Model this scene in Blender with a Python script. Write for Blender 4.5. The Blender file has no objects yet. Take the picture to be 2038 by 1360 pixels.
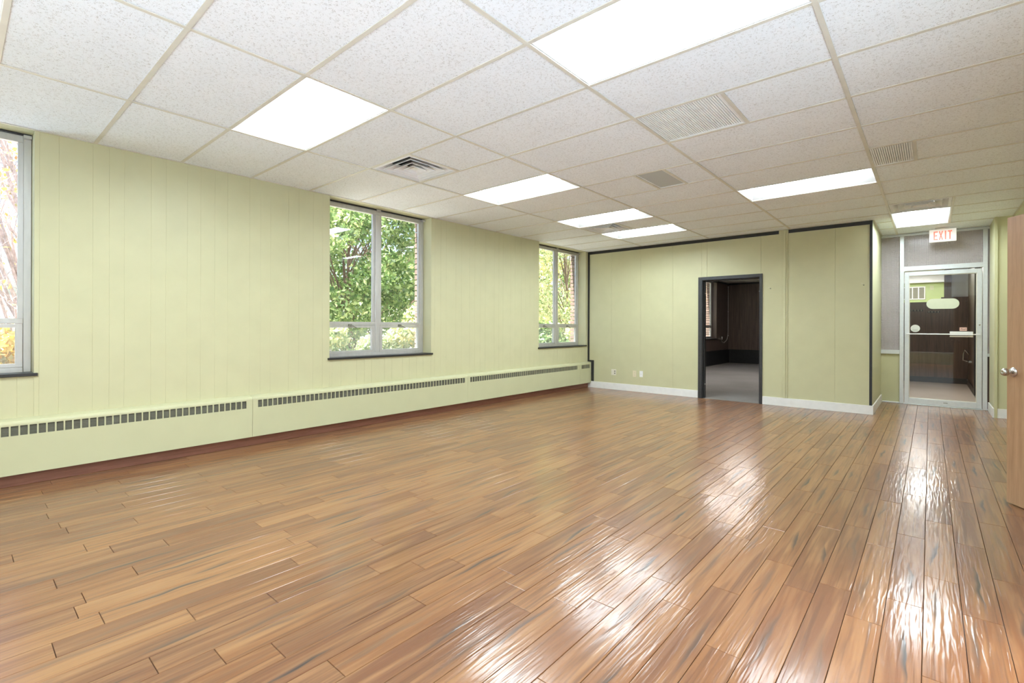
import bpy, bmesh, math, random
import numpy as np
from mathutils import Vector, Matrix

random.seed(7)
rng = np.random.default_rng(7)
SC = bpy.context.scene
COL = SC.collection

# ------------------------------------------------------------------ camera
F_PX, YAW, ROLL, HORIZON = 964.24, 0.7122, 0.0035, 649.7
CAM_H = 1.2222
c_, s_ = math.cos(YAW), math.sin(YAW)
RIGHT0, FWD, UP0 = Vector((c_, s_, 0)), Vector((-s_, c_, 0)), Vector((0, 0, 1))
RIGHT = RIGHT0 * math.cos(ROLL) + UP0 * math.sin(ROLL)
UP = UP0 * math.cos(ROLL) - RIGHT0 * math.sin(ROLL)
cam = bpy.data.cameras.new('camera')
cam.sensor_width = 36.0
cam.lens = F_PX * 36.0 / 2038.0
cam.shift_y = -(680.0 - HORIZON) / 2038.0
cam.clip_start = 0.05
cam.clip_end = 300
camo = bpy.data.objects.new('camera', cam)
M = Matrix.Identity(4)
for i in range(3):
    M[i][0], M[i][1], M[i][2] = RIGHT[i], UP[i], -FWD[i]
M[2][3] = CAM_H
camo.matrix_world = M
COL.objects.link(camo)
SC.camera = camo

# ------------------------------------------------------------------ sky, sun, exposure
LENS_W = 31.0            # radiance of the troffer lenses
w = bpy.data.worlds.new('sky')
SC.world = w
w.use_nodes = True
wn = w.node_tree
bg = wn.nodes['Background']
sky = wn.nodes.new('ShaderNodeTexSky')
sky.sky_type = 'NISHITA'
sky.sun_disc = False
sky.sun_elevation = math.radians(60)
sky.sun_rotation = math.radians(100)
sky.air_density = 1.0
sky.dust_density = 5.0
wn.links.new(sky.outputs[0], bg.inputs[0])
bg.inputs[1].default_value = 0.60
sun = bpy.data.lights.new('sun', 'SUN')
sun.energy = 21.0
sun.angle = 0.012
sun.color = (1.0, 0.98, 0.94)
suno = bpy.data.objects.new('sun', sun)
suno.rotation_euler = Vector((0.08, 0.46, -0.85)).to_track_quat('-Z', 'Y').to_euler()
suno.location = (20, -10, 30)
COL.objects.link(suno)
SC.view_settings.view_transform = 'Standard'
SC.view_settings.look = 'None'
SC.view_settings.gamma = 1.0
SC.view_settings.use_curve_mapping = False
SC.view_settings.exposure = 0.22
SC.cycles.max_bounces = 10
SC.cycles.diffuse_bounces = 6
SC.cycles.glossy_bounces = 4
SC.cycles.transparent_max_bounces = 12
SC.cycles.sample_clamp_indirect = 6.0
SC.cycles.caustics_reflective = True
SC.cycles.caustics_refractive = False
SC.cycles.use_denoising = True

# ------------------------------------------------------------------ dimensions (metres, camera over the origin)
H = 2.724
XW, XR = -5.249, 0.85            # left wall, right wall
YB, YS, YREAR = 8.432, 10.03, -1.45
XE = -0.614                      # end of the back wall
XA, Y1 = -4.067, 0.7795          # ceiling grid origin: tee line A, cross tee 1
GX, GY = 1.22, 0.61
XH = -5.16                       # heater cover front
XF = -5.42                       # window frame face
WIN = [(-1.09, 0.42), (2.858, 4.36), (6.81, 8.345)]
WIN2 = [(10.76, 12.27), (14.71, 16.30)]
Y2 = 17.51                       # far wall of the dark office
SILL = 0.825

# ------------------------------------------------------------------ material helpers
class NT:
    def __init__(s, name):
        s.m = bpy.data.materials.new(name)
        s.m.use_nodes = True
        s.t = s.m.node_tree
        s.b = s.t.nodes['Principled BSDF']
        s.out = s.t.nodes['Material Output']
    def n(s, kind, **kw):
        nd = s.t.nodes.new('ShaderNode' + kind)
        for k, v in kw.items():
            setattr(nd, k, v)
        return nd
    def l(s, a, b):
        s.t.links.new(a, b)
    def math(s, op, a, b=None, c=None):
        nd = s.n('Math', operation=op)
        for i, v in enumerate((a, b, c)):
            if v is None:
                continue
            if isinstance(v, (int, float)):
                nd.inputs[i].default_value = v
            else:
                s.l(v, nd.inputs[i])
        return nd.outputs[0]
    def mix(s, fac, a, b, blend='MIX'):
        nd = s.n('Mix', data_type='RGBA', blend_type=blend)
        for i, v in ((0, fac), (6, a), (7, b)):
            if isinstance(v, (int, float)):
                nd.inputs[i].default_value = v
            elif isinstance(v, tuple):
                nd.inputs[i].default_value = (*v, 1)
            else:
                s.l(v, nd.inputs[i])
        return nd.outputs[2]
    def noise(s, vec, scale, detail=2.0, rough=0.5, dist=0.0):
        nd = s.n('TexNoise')
        nd.inputs['Scale'].default_value = scale
        nd.inputs['Detail'].default_value = detail
        nd.inputs['Roughness'].default_value = rough
        nd.inputs['Distortion'].default_value = dist
        if vec is not None:
            s.l(vec, nd.inputs['Vector'])
        return nd.outputs['Fac']
    def pos(s, scale=(1, 1, 1)):
        g = s.n('NewGeometry')
        m = s.n('Mapping')
        m.inputs['Scale'].default_value = scale
        s.l(g.outputs['Position'], m.inputs['Vector'])
        return m.outputs[0]
    def ramp(s, v, lo, hi):
        nd = s.n('MapRange')
        nd.inputs[1].default_value = lo
        nd.inputs[2].default_value = hi
        s.l(v, nd.inputs[0])
        return nd.outputs[0]
    def bump(s, h, strength, dist):
        nd = s.n('Bump')
        nd.inputs['Strength'].default_value = strength
        nd.inputs['Distance'].default_value = dist
        s.l(h, nd.inputs['Height'])
        s.l(nd.outputs[0], s.b.inputs['Normal'])
        return nd

def plain(name, col, rough=0.5, metal=0.0, spec=0.5, var=0.05, nscale=14.0, bump=0.0, bscale=120.0, stretch=(1, 1, 1)):
    t = NT(name)
    p = t.pos(stretch)
    f = t.noise(p, nscale, 3)
    dark = tuple(x * (1 - var) for x in col)
    lite = tuple(min(1, x * (1 + var)) for x in col)
    t.l(t.mix(t.ramp(f, 0.3, 0.7), dark, lite), t.b.inputs['Base Color'])
    t.b.inputs['Roughness'].default_value = rough
    t.b.inputs['Metallic'].default_value = metal
    t.b.inputs['Specular IOR Level'].default_value = spec
    if bump:
        t.bump(t.noise(p, bscale, 2), bump, 0.002)
    return t.m

def emissive(name, col, strength, base=(0.9, 0.9, 0.9)):
    t = NT(name)
    f = t.noise(t.pos(), 3.0, 1)
    t.l(t.mix(f, tuple(c * 0.98 for c in col), col), t.b.inputs['Emission Color'])
    t.b.inputs['Base Color'].default_value = (*base, 1)
    t.b.inputs['Emission Strength'].default_value = strength
    t.b.inputs['Roughness'].default_value = 0.4
    return t.m

def glass(name, tint=(0.97, 0.985, 0.98), haze=0.0, rough=0.0):
    t = NT(name)
    tr = t.n('BsdfTransparent')
    f = t.noise(t.pos(), 2.0, 1)
    t.l(t.mix(f, tuple(x * 0.99 for x in tint), tint), tr.inputs[0])
    gl = t.n('BsdfGlossy')
    gl.inputs['Roughness'].default_value = rough
    lw = t.n('LayerWeight')
    lw.inputs[0].default_value = 0.5
    k = t.math('POWER', lw.outputs['Facing'], 5.0)
    k = t.math('MULTIPLY_ADD', k, 0.95, 0.045)
    ms = t.n('MixShader')
    t.l(k, ms.inputs[0])
    t.l(tr.outputs[0], ms.inputs[1])
    t.l(gl.outputs[0], ms.inputs[2])
    last = ms.outputs[0]
    if haze:
        df = t.n('BsdfDiffuse')
        df.inputs[0].default_value = (0.85, 0.88, 0.88, 1)
        m2 = t.n('MixShader')
        m2.inputs[0].default_value = haze
        t.l(last, m2.inputs[1])
        t.l(df.outputs[0], m2.inputs[2])
        last = m2.outputs[0]
    t.l(last, t.out.inputs[0])
    return t.m

def tile_material():
    t = NT('fissured ceiling tile')
    p = t.pos()
    n1 = t.noise(p, 95, 1.0, 0.5, 0.4)
    worm = t.math('ABSOLUTE', t.math('SUBTRACT', n1, 0.5))
    worm = t.math('LESS_THAN', worm, 0.03)
    mask = t.math('GREATER_THAN', t.noise(p, 60, 2.0), 0.53)
    n3 = t.math('GREATER_THAN', t.noise(p, 330, 1.0), 0.66)
    fle = t.math('MAXIMUM', t.math('MULTIPLY', worm, mask), t.math('MULTIPLY', n3, 0.55))
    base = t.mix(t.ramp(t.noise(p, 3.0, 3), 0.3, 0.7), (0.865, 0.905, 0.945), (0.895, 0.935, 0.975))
    oi = t.n('ObjectInfo')
    base = t.mix(t.math('MULTIPLY', oi.outputs['Random'], 0.35), base, (0.86, 0.855, 0.84))
    t.l(t.mix(t.math('MULTIPLY', fle, 0.52), base, (0.36, 0.34, 0.31)), t.b.inputs['Base Color'])
    t.b.inputs['Roughness'].default_value = 0.95
    t.b.inputs['Specular IOR Level'].default_value = 0.1
    t.bump(t.math('SUBTRACT', 1.0, fle), 0.5, 0.002)
    return t.m

def plank_material():
    t = NT('tigerwood laminate')
    oi = t.n('ObjectInfo')
    at = t.n('Attribute', attribute_name='rnd')
    pl = t.n('Attribute', attribute_name='pl')           # position inside the plank
    r = t.math('FRACT', t.math('ADD', oi.outputs['Random'], at.outputs['Fac']))
    rr = [t.math('FRACT', t.math('MULTIPLY', r, k)) for k in (17.31, 53.77, 91.13, 133.7, 211.3)]
    sep = t.n('SeparateXYZ')
    t.l(pl.outputs['Vector'], sep.inputs[0])
    lx, ly = sep.outputs[0], sep.outputs[1]
    def coords(sx, sy, off):
        cb = t.n('CombineXYZ')
        t.l(t.math('MULTIPLY', lx, sx), cb.inputs[0])
        t.l(t.math('MULTIPLY_ADD', ly, sy, t.math('MULTIPLY', r, off)), cb.inputs[1])
        t.l(t.math('MULTIPLY', rr[0], off), cb.inputs[2])
        return cb.outputs[0]
    c = t.mix(rr[0], (0.190, 0.080, 0.035), (0.282, 0.137, 0.058))
    c = t.mix(t.math('MULTIPLY', t.math('GREATER_THAN', rr[1], 0.72), 0.65), c, (0.152, 0.069, 0.038))
    fl = t.noise(coords(20, 1.3, 37), 1.0, 3, 0.5, 0.7)
    c = t.mix(t.math('MULTIPLY', t.ramp(fl, 0.42, 0.72), 0.75), c, (0.335, 0.180, 0.082))
    fl2 = t.noise(coords(34, 1.7, 61), 1.0, 2, 0.5, 0.6)
    c = t.mix(t.math('MULTIPLY', t.ramp(fl2, 0.50, 0.70), 0.62), c, (0.150, 0.070, 0.038))
    fl3 = t.noise(coords(62, 0.85, 97), 1.0, 2, 0.5, 0.4)
    c = t.mix(t.math('MULTIPLY', t.ramp(fl3, 0.56, 0.68), 0.50), c, (0.105, 0.052, 0.030))
    fine = t.noise(coords(330, 10, 11), 1.0, 2, 0.6)
    c = t.mix(t.math('MULTIPLY', t.ramp(fine, 0.45, 0.8), 0.22), c, (0.22, 0.11, 0.06))
    warp = t.math('SUBTRACT', t.noise(coords(3, 3.6, 83), 1.0, 2, 0.5), 0.5)
    def streak(a, b, l0, l1, wd, soft, strength):
        cx = t.math('MULTIPLY', t.math('SUBTRACT', a, 0.5), 0.075)
        cy = t.math('MULTIPLY', t.math('SUBTRACT', b, 0.5), 0.50)
        L = t.math('MULTIPLY_ADD', rr[4], l1 - l0, l0)
        dy = t.math('DIVIDE', t.math('SUBTRACT', ly, cy), L)
        env = t.math('MAXIMUM', t.math('SUBTRACT', 1.0, t.math('MULTIPLY', dy, dy)), 0.0)
        dx = t.math('ADD', t.math('SUBTRACT', lx, cx), t.math('MULTIPLY', warp, 0.055))
        dx = t.math('ADD', dx, t.math('MULTIPLY', dy, t.math('MULTIPLY', t.math('SUBTRACT', a, 0.5), 0.03)))
        ds = t.math('MAXIMUM', t.math('MULTIPLY', dx, 3.2), t.math('MULTIPLY', dx, -1.0))
        v = t.math('SUBTRACT', t.math('MULTIPLY', env, wd), ds)
        return t.math('MULTIPLY', t.math('MULTIPLY', t.ramp(v, 0.0, soft), env), strength)
    s0 = streak(rr[1], rr[2], 0.16, 0.34, 0.034, 0.030, 0.68)
    c = t.mix(s0, c, (0.17, 0.10, 0.062))
    s1 = streak(rr[1], rr[2], 0.16, 0.40, 0.018, 0.014, t.math('MAXIMUM', t.math('MULTIPLY_ADD', rr[3], 1.25, -0.30), 0.05))
    c = t.mix(s1, c, (0.050, 0.042, 0.038))
    s2 = streak(rr[3], rr[0], 0.07, 0.18, 0.008, 0.008, t.math('MULTIPLY', rr[2], 0.6))
    c = t.mix(s2, c, (0.085, 0.058, 0.045))
    t.l(c, t.b.inputs['Base Color'])
    t.b.inputs['Roughness'].default_value = 0.34
    t.b.inputs['Specular IOR Level'].default_value = 0.08
    t.b.inputs['Coat Weight'].default_value = 0.66
    t.b.inputs['Coat IOR'].default_value = 1.52
    t.l(t.math('MULTIPLY_ADD', t.noise(coords(9, 3.0, 5), 1.0, 2), 0.06, 0.125), t.b.inputs['Coat Roughness'])
    g = t.n('NewGeometry')
    mp = t.n('Mapping')
    mp.inputs['Scale'].default_value = (70, 5.5, 1)
    t.l(g.outputs['Position'], mp.inputs['Vector'])
    wv = t.noise(mp.outputs[0], 1.0, 1.2, 0.4, 0.5)
    mp2 = t.n('Mapping')
    mp2.inputs['Scale'].default_value = (13, 4.0, 1)
    t.l(g.outputs['Position'], mp2.inputs['Vector'])
    wv = t.math('MULTIPLY_ADD', t.noise(mp2.outputs[0], 1.0, 1.0, 0.4, 0.3), 1.2, wv)
    bp = t.bump(wv, 0.60, 0.0020)
    t.l(bp.outputs[0], t.b.inputs['Coat Normal'])
    return t.m

def wood_material(name, a, b, sx, sz, rough=0.45, axis='z'):
    t = NT(name)
    sc = (sx, sx, sz) if axis == 'z' else (sx, sz, sx)
    p = t.pos(sc)
    f = t.noise(p, 1.0, 4, 0.6, 0.7)
    c = t.mix(t.ramp(f, 0.3, 0.72), a, b)
    f2 = t.noise(t.pos(tuple(x * 7 for x in sc)), 1.0, 2)
    c = t.mix(t.math('MULTIPLY', t.ramp(f2, 0.5, 0.8), 0.25), c, tuple(x * 0.55 for x in a))
    t.l(c, t.b.inputs['Base Color'])
    t.b.inputs['Roughness'].default_value = rough
    t.bump(f2, 0.06, 0.001)
    return t.m

def carpet_material(name, a, b):
    t = NT(name)
    p = t.pos()
    f = t.noise(p, 160, 3, 0.7)
    g = t.noise(p, 1.2, 3)
    c = t.mix(t.ramp(f, 0.3, 0.7), a, b)
    c = t.mix(t.math('MULTIPLY', t.ramp(g, 0.4, 0.7), 0.25), c, tuple(x * 0.7 for x in a))
    t.l(c, t.b.inputs['Base Color'])
    t.b.inputs['Roughness'].default_value = 1.0
    t.b.inputs['Specular IOR Level'].default_value = 0.05
    t.bump(f, 0.6, 0.004)
    return t.m

def leaf_material(name, cols, trans=0.35):
    t = NT(name)
    at = t.n('Attribute', attribute_name='tint')
    cr = t.n('ValToRGB')
    el = cr.color_ramp.elements
    for i, cc in enumerate(cols):
        q = i / (len(cols) - 1)
        e = el[0] if i == 0 else (el[-1] if i == len(cols) - 1 else el.new(q))
        e.position = q
        e.color = (*cc, 1)
    t.l(at.outputs['Fac'], cr.inputs[0])
    d = t.n('BsdfDiffuse')
    tl = t.n('BsdfTranslucent')
    g = t.n('BsdfGlossy')
    g.inputs['Roughness'].default_value = 0.35
    t.l(cr.outputs[0], d.inputs[0])
    t.l(cr.outputs[0], tl.inputs[0])
    m1, m2 = t.n('MixShader'), t.n('MixShader')
    m1.inputs[0].default_value = trans
    t.l(d.outputs[0], m1.inputs[1])
    t.l(tl.outputs[0], m1.inputs[2])
    m2.inputs[0].default_value = 0.06
    t.l(m1.outputs[0], m2.inputs[1])
    t.l(g.outputs[0], m2.inputs[2])
    t.l(m2.outputs[0], t.out.inputs[0])
    return t.m

def brick_material():
    t = NT('brown brick')
    oi = t.n('ObjectInfo')
    f = t.noise(t.pos(), 40, 3)
    c = t.mix(oi.outputs['Random'], (0.20, 0.135, 0.105), (0.33, 0.235, 0.19))
    c = t.mix(t.math('MULTIPLY', f, 0.5), c, (0.16, 0.11, 0.09))
    t.l(c, t.b.inputs['Base Color'])
    t.b.inputs['Roughness'].default_value = 0.9
    t.bump(f, 0.3, 0.003)
    return t.m

MT = {}
MT['green'] = plain('light green wall paint', (0.552, 0.532, 0.332), 0.42, spec=0.35, var=0.025, nscale=5, bump=0.05, bscale=180)
MT['green_metal'] = plain('light green enamel', (0.535, 0.532, 0.332), 0.35, spec=0.4, var=0.02, nscale=4)
MT['green_hall'] = plain('grass green wall paint', (0.40, 0.50, 0.20), 0.5, var=0.03, nscale=5)
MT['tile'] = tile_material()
MT['tee'] = plain('cream grid tee', (0.68, 0.65, 0.57), 0.4, var=0.05, nscale=9)
MT['white'] = plain('white enamel', (0.82, 0.815, 0.80), 0.35, var=0.03)
MT['trimwhite'] = plain('white gloss baseboard paint', (0.80, 0.785, 0.76), 0.35, var=0.03)
MT['black'] = plain('black trim paint', (0.020, 0.020, 0.021), 0.4, var=0.15)
MT['blackwood'] = plain('charcoal painted casing', (0.034, 0.034, 0.036), 0.45, var=0.15, nscale=30)
MT['plank'] = plank_material()
MT['subfloor'] = plain('dark joint filler', (0.05, 0.035, 0.028), 0.9, var=0.1)
MT['alu'] = plain('brushed aluminium', (0.56, 0.55, 0.53), 0.42, metal=0.55, var=0.05, nscale=30, stretch=(1, 1, 0.2))
MT['alu_store'] = plain('satin silver aluminium', (0.72, 0.74, 0.74), 0.33, metal=0.45, var=0.03, nscale=24)
MT['glass'] = glass('clear window glass')
MT['glass_low'] = glass('hazy window glass', (0.95, 0.975, 0.965), haze=0.10)  # pale haze mixed in, whitens the view through the lower panes
MT['lens'] = emissive('lit lens', (0.81, 0.93, 1.0), LENS_W)
MT['lens_office'] = emissive('dimmer lit lens', (1.0, 0.97, 0.94), 20.0)
MT['lens_hall_fill'] = emissive('hall fill lens', (1.0, 0.98, 0.96), 55.0)  # glow of the lamps added to brighten the hall
MT['reflector'] = plain('white reflector', (0.66, 0.66, 0.655), 0.35, var=0.01)
MT['dark'] = plain('dark plenum', (0.03, 0.032, 0.036), 0.8, var=0.1)
MT['plenum'] = plain('grey plenum lining', (0.40, 0.42, 0.42), 0.8, var=0.05)
MT['grey_blade'] = plain('pale grey grille metal', (0.86, 0.88, 0.88), 0.45, var=0.04)
MT['mesh_grey'] = plain('grey perforated grille', (0.50, 0.52, 0.51), 0.7, var=0.1, nscale=400)
MT['slot'] = plain('grey brown louvre', (0.20, 0.195, 0.145), 0.6, var=0.1)
MT['skirt'] = wood_material('red brown skirting board', (0.21, 0.082, 0.050), (0.31, 0.135, 0.085), 60, 3, 0.5, 'y')
MT['door'] = wood_material('tan veneer', (0.34, 0.19, 0.098), (0.45, 0.27, 0.15), 40, 2.2, 0.4)
MT['darkpanel'] = wood_material('dark walnut panelling', (0.085, 0.058, 0.048), (0.180, 0.124, 0.102), 26, 1.2, 0.38)
MT['darkpanel_red'] = wood_material('red brown panelling', (0.052, 0.030, 0.022), (0.115, 0.066, 0.048), 26, 1.2, 0.35)
MT['nickel'] = plain('satin nickel', (0.62, 0.60, 0.58), 0.22, metal=1.0, var=0.03)
MT['carpet'] = carpet_material('grey carpet', (0.19, 0.175, 0.165), (0.33, 0.305, 0.285))
MT['hallfloor'] = carpet_material('beige hall carpet', (0.34, 0.27, 0.225), (0.46, 0.385, 0.33))
MT['plastic_white'] = plain('white plastic', (0.84, 0.83, 0.82), 0.4, var=0.01)
MT['plastic_beige'] = plain('beige plastic', (0.70, 0.62, 0.45), 0.4, var=0.02)
MT['plastic_cream'] = plain('cream plastic', (0.72, 0.68, 0.58), 0.4, var=0.02)
MT['sign'] = emissive('backlit sign face', (1.0, 0.97, 0.92), 0.28, (0.8, 0.78, 0.74))
MT['signred'] = emissive('backlit red letter', (1.0, 0.16, 0.12), 0.75, (0.8, 0.15, 0.1))
MT['decal_white'] = plain('white decal', (0.72, 0.72, 0.66), 0.5, var=0.05, nscale=60)
MT['decal_green'] = plain('pale green decal', (0.64, 0.66, 0.50), 0.5, var=0.02)
MT['decal_pink'] = plain('salmon label', (0.74, 0.45, 0.36), 0.5, var=0.08, nscale=80)
MT['ink'] = plain('dark ink', (0.05, 0.05, 0.07), 0.6)
MT['brick'] = brick_material()
MT['mortar'] = plain('pale mortar', (0.60, 0.54, 0.48), 0.95, var=0.1, nscale=60, bump=0.3)
MT['bark'] = plain('bark', (0.17, 0.12, 0.09), 0.95, var=0.35, nscale=18, bump=0.6, bscale=30, stretch=(1, 1, 0.3))
MT['twig'] = plain('pale twig bark', (0.33, 0.26, 0.24), 0.9, var=0.3, nscale=18)
MT['leaf_green'] = leaf_material('green leaves', [(0.06, 0.13, 0.03), (0.16, 0.27, 0.08), (0.33, 0.43, 0.16), (0.66, 0.66, 0.30)])
MT['leaf_light'] = leaf_material('pale sunlit leaves', [(0.20, 0.31, 0.11), (0.46, 0.54, 0.28), (0.76, 0.76, 0.48), (0.85, 0.70, 0.28)], 0.3)  # sunlight put into the palette, pale tints serve as highlights
MT['leaf_autumn'] = leaf_material('autumn leaves', [(0.14, 0.17, 0.05), (0.42, 0.32, 0.08), (0.62, 0.44, 0.08), (0.50, 0.26, 0.12)])
MT['bounce_blue'] = plain('blue grey daylight bounce', (0.50, 0.63, 0.77), 0.9, var=0.08, nscale=3, bump=0.2)  # blue put into the colour so the bounced daylight is cool
MT['ground'] = carpet_material('pale gravel with leaf litter', (0.46, 0.44, 0.40), (0.62, 0.60, 0.55))
MT['textured'] = None

def textured_glass(name, a, rough):
    t = NT(name)
    f = t.noise(t.pos(), 8, 2)
    t.l(t.mix(f, tuple(x * 0.92 for x in a), a), t.b.inputs['Base Color'])
    t.b.inputs['Roughness'].default_value = rough
    t.b.inputs['Specular IOR Level'].default_value = 0.8
    t.b.inputs['Transmission Weight'].default_value = 0.2
    t.b.inputs['Coat Weight'].default_value = 0.5
    t.b.inputs['Coat Roughness'].default_value = 0.08
    return t.m
MT['textured'] = textured_glass('mauve patterned glass', (0.66, 0.595, 0.59), 0.25)
MT['frosted'] = textured_glass('blue grey frosted glass', (0.55, 0.57, 0.60), 0.4)
MT['roofing'] = plain('roof felt', (0.12, 0.12, 0.12), 0.9)

# ------------------------------------------------------------------ object helpers
def tag(o, label=None, cat=None, group=None, kind=None):
    if label: o['label'] = label
    if cat: o['category'] = cat
    if group: o['group'] = group
    if kind: o['kind'] = kind
    return o

def link(name, me, mat, parent=None, loc=(0, 0, 0)):
    o = bpy.data.objects.new(name, me)
    if mat is not None and not me.materials:
        me.materials.append(mat)
    COL.objects.link(o)
    o.location = loc
    if parent is not None:
        o.parent = parent
    return o

def wloc(o):
    v = Vector(o.location)
    p = o.parent
    while p is not None:
        v = v + Vector(p.location)
        p = p.parent
    return v

def empty(name, loc, rz=0.0):
    o = bpy.data.objects.new(name, None)
    COL.objects.link(o)
    o.location = loc
    o.rotation_euler = (0, 0, rz)
    o.empty_display_size = 0.05
    return o

class MB:
    """collects shapes, builds them as one mesh object"""
    def __init__(s):
        s.v, s.f, s.sm = [], [], False
    def box(s, x0, x1, y0, y1, z0, z1):
        i = len(s.v)
        s.v += [(x0, y0, z0), (x1, y0, z0), (x1, y1, z0), (x0, y1, z0), (x0, y0, z1), (x1, y0, z1), (x1, y1, z1), (x0, y1, z1)]
        s.f += [tuple(i + k for k in q) for q in ((0, 3, 2, 1), (4, 5, 6, 7), (0, 1, 5, 4), (1, 2, 6, 5), (2, 3, 7, 6), (3, 0, 4, 7))]
        return s
    def prism(s, poly, a0, a1, axis='y'):
        """extrude a 2-D outline: axis y takes (x,z), axis x takes (y,z), axis z takes (x,y)"""
        i, n = len(s.v), len(poly)
        def P(p, a):
            return {'y': (p[0], a, p[1]), 'x': (a, p[0], p[1]), 'z': (p[0], p[1], a)}[axis]
        s.v += [P(p, a0) for p in poly] + [P(p, a1) for p in poly]
        s.f += [tuple(range(i, i + n)), tuple(range(i + 2 * n - 1, i + n - 1, -1))]
        s.f += [(i + k, i + n + k, i + n + (k + 1) % n, i + (k + 1) % n) for k in range(n)]
        return s
    def quad(s, *p):
        i = len(s.v)
        s.v += list(p)
        s.f.append(tuple(range(i, i + len(p))))
        return s
    def tube(s, pts, rad, n=8):
        pts = [Vector(p) for p in pts]
        rad = rad if isinstance(rad, (list, tuple)) else [rad] * len(pts)
        i = len(s.v)
        for k, p in enumerate(pts):
            d = (pts[min(k + 1, len(pts) - 1)] - pts[max(k - 1, 0)]).normalized()
            a = d.orthogonal().normalized() if k == 0 else (a - d * a.dot(d)).normalized()
            b = d.cross(a)
            for q in range(n):
                t = 2 * math.pi * q / n
                s.v.append(tuple(p + (a * math.cos(t) + b * math.sin(t)) * rad[k]))
        for k in range(len(pts) - 1):
            for q in range(n):
                s.f.append((i + k * n + q, i + k * n + (q + 1) % n, i + (k + 1) * n + (q + 1) % n, i + (k + 1) * n + q))
        s.f.append(tuple(i + q for q in range(n - 1, -1, -1)))
        s.f.append(tuple(i + (len(pts) - 1) * n + q for q in range(n)))
        s.sm = True
        return s
    def lathe(s, prof, org, axis, n=24):
        """prof = (distance along axis, radius) pairs"""
        axis = Vector(axis).normalized()
        a = axis.orthogonal().normalized()
        b = axis.cross(a)
        i = len(s.v)
        for d, r in prof:
            for q in range(n):
                t = 2 * math.pi * q / n
                s.v.append(tuple(Vector(org) + axis * d + (a * math.cos(t) + b * math.sin(t)) * max(r, 1e-5)))
        for k in range(len(prof) - 1):
            for q in range(n):
                s.f.append((i + k * n + q, i + k * n + (q + 1) % n, i + (k + 1) * n + (q + 1) % n, i + (k + 1) * n + q))
        s.f.append(tuple(i + q for q in range(n - 1, -1, -1)))
        s.f.append(tuple(i + (len(prof) - 1) * n + q for q in range(n)))
        s.sm = True
        return s
    def build(s, name, mat, parent=None, bevel=0.0, local=False, smooth=None):
        """world coordinates in, origin at the foot of the bounding box; local=True keeps the parent's frame"""
        v = np.array(s.v)
        if local:
            org = Vector((0, 0, 0))
        else:
            lo, hi = v.min(0), v.max(0)
            org = Vector(((lo[0] + hi[0]) / 2, (lo[1] + hi[1]) / 2, lo[2]))
            v = v - np.array(org)
        me = bpy.data.meshes.new(name)
        me.from_pydata([tuple(p) for p in v], [], s.f)
        bm = bmesh.new()
        bm.from_mesh(me)
        bmesh.ops.recalc_face_normals(bm, faces=bm.faces)
        if bevel:
            bmesh.ops.bevel(bm, geom=list(bm.edges), offset=bevel, segments=1, profile=0.5, affect='EDGES', clamp_overlap=True)
        bm.to_mesh(me)
        bm.free()
        if s.sm if smooth is None else smooth:
            me.shade_smooth()
            me.set_sharp_from_angle(angle=math.radians(38))
        o = link(name, me, mat, parent)
        o.location = org - (wloc(parent) if (parent is not None and not local) else Vector((0, 0, 0)))
        return o

def bx(name, mat, parent, *a, bevel=0.0, **k):
    return MB().box(*a).build(name, mat, parent, bevel, **k)

def struct(o, label, cat):
    return tag(o, label, cat, kind='structure')

def copy_tree(o, parent=None):
    c = o.copy()
    COL.objects.link(c)
    c.parent = parent
    for ch in list(o.children):
        copy_tree(ch, c)
    return c

def project(p):
    q = Vector(p) - Vector((0, 0, CAM_H))
    z = q.dot(FWD)
    if z < 0.2:
        return None
    return 1019 + F_PX * q.dot(RIGHT) / z, HORIZON - F_PX * q.dot(UP) / z

# ------------------------------------------------------------------ floor
fl = MB().box(XW, XR, YREAR, YB, -0.05, -0.012).box(XE, XR, YB, YS, -0.05, -0.012).build('floor', MT['subfloor'])
struct(fl, 'glossy brown wood plank floor with dark streaks', 'floor')
PW, PL, G = 0.1265, 0.909, 0.0010
KNOWN = {-6: 1.98, -5: 2.439, -7: 1.715, -4: 2.218, -2: 2.12, -1: 2.396, 0: 2.768, -14: .988, -15: 1.345, -19: 1.203, -12: 1.363,
         -9: 1.508, -18: .573, -20: .793, -23: .929, -24: .230, -26: .422}
def plank_mesh(wd, ln):
    me = bpy.data.meshes.new('plank')
    ch, dp = 0.0014, 0.0014
    x, y = wd / 2 - G, ln / 2 - G
    v = [(-x, -y, -.012), (x, -y, -.012), (x, y, -.012), (-x, y, -.012), (-x, -y, -dp), (x, -y, -dp), (x, y, -dp), (-x, y, -dp),
         (-x + ch, -y + ch, 0), (x - ch, -y + ch, 0), (x - ch, y - ch, 0), (-x + ch, y - ch, 0)]
    f = [(8, 9, 10, 11)]
    for q in range(4):
        n = (q + 1) % 4
        f += [(q, n, 4 + n, 4 + q), (4 + q, 4 + n, 8 + n, 8 + q)]
    me.from_pydata(v, [], f)
    me.attributes.new('rnd', 'FLOAT', 'POINT')
    me.attributes.new('pl', 'FLOAT_VECTOR', 'POINT').data.foreach_set('vector', np.array(v).ravel())
    me.materials.append(MT['plank'])
    return me
full_plank = plank_mesh(PW, PL)
planks = []
n0, n1 = math.floor((XW + 0.02) / PW), math.ceil((XR + 0.02) / PW)
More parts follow.
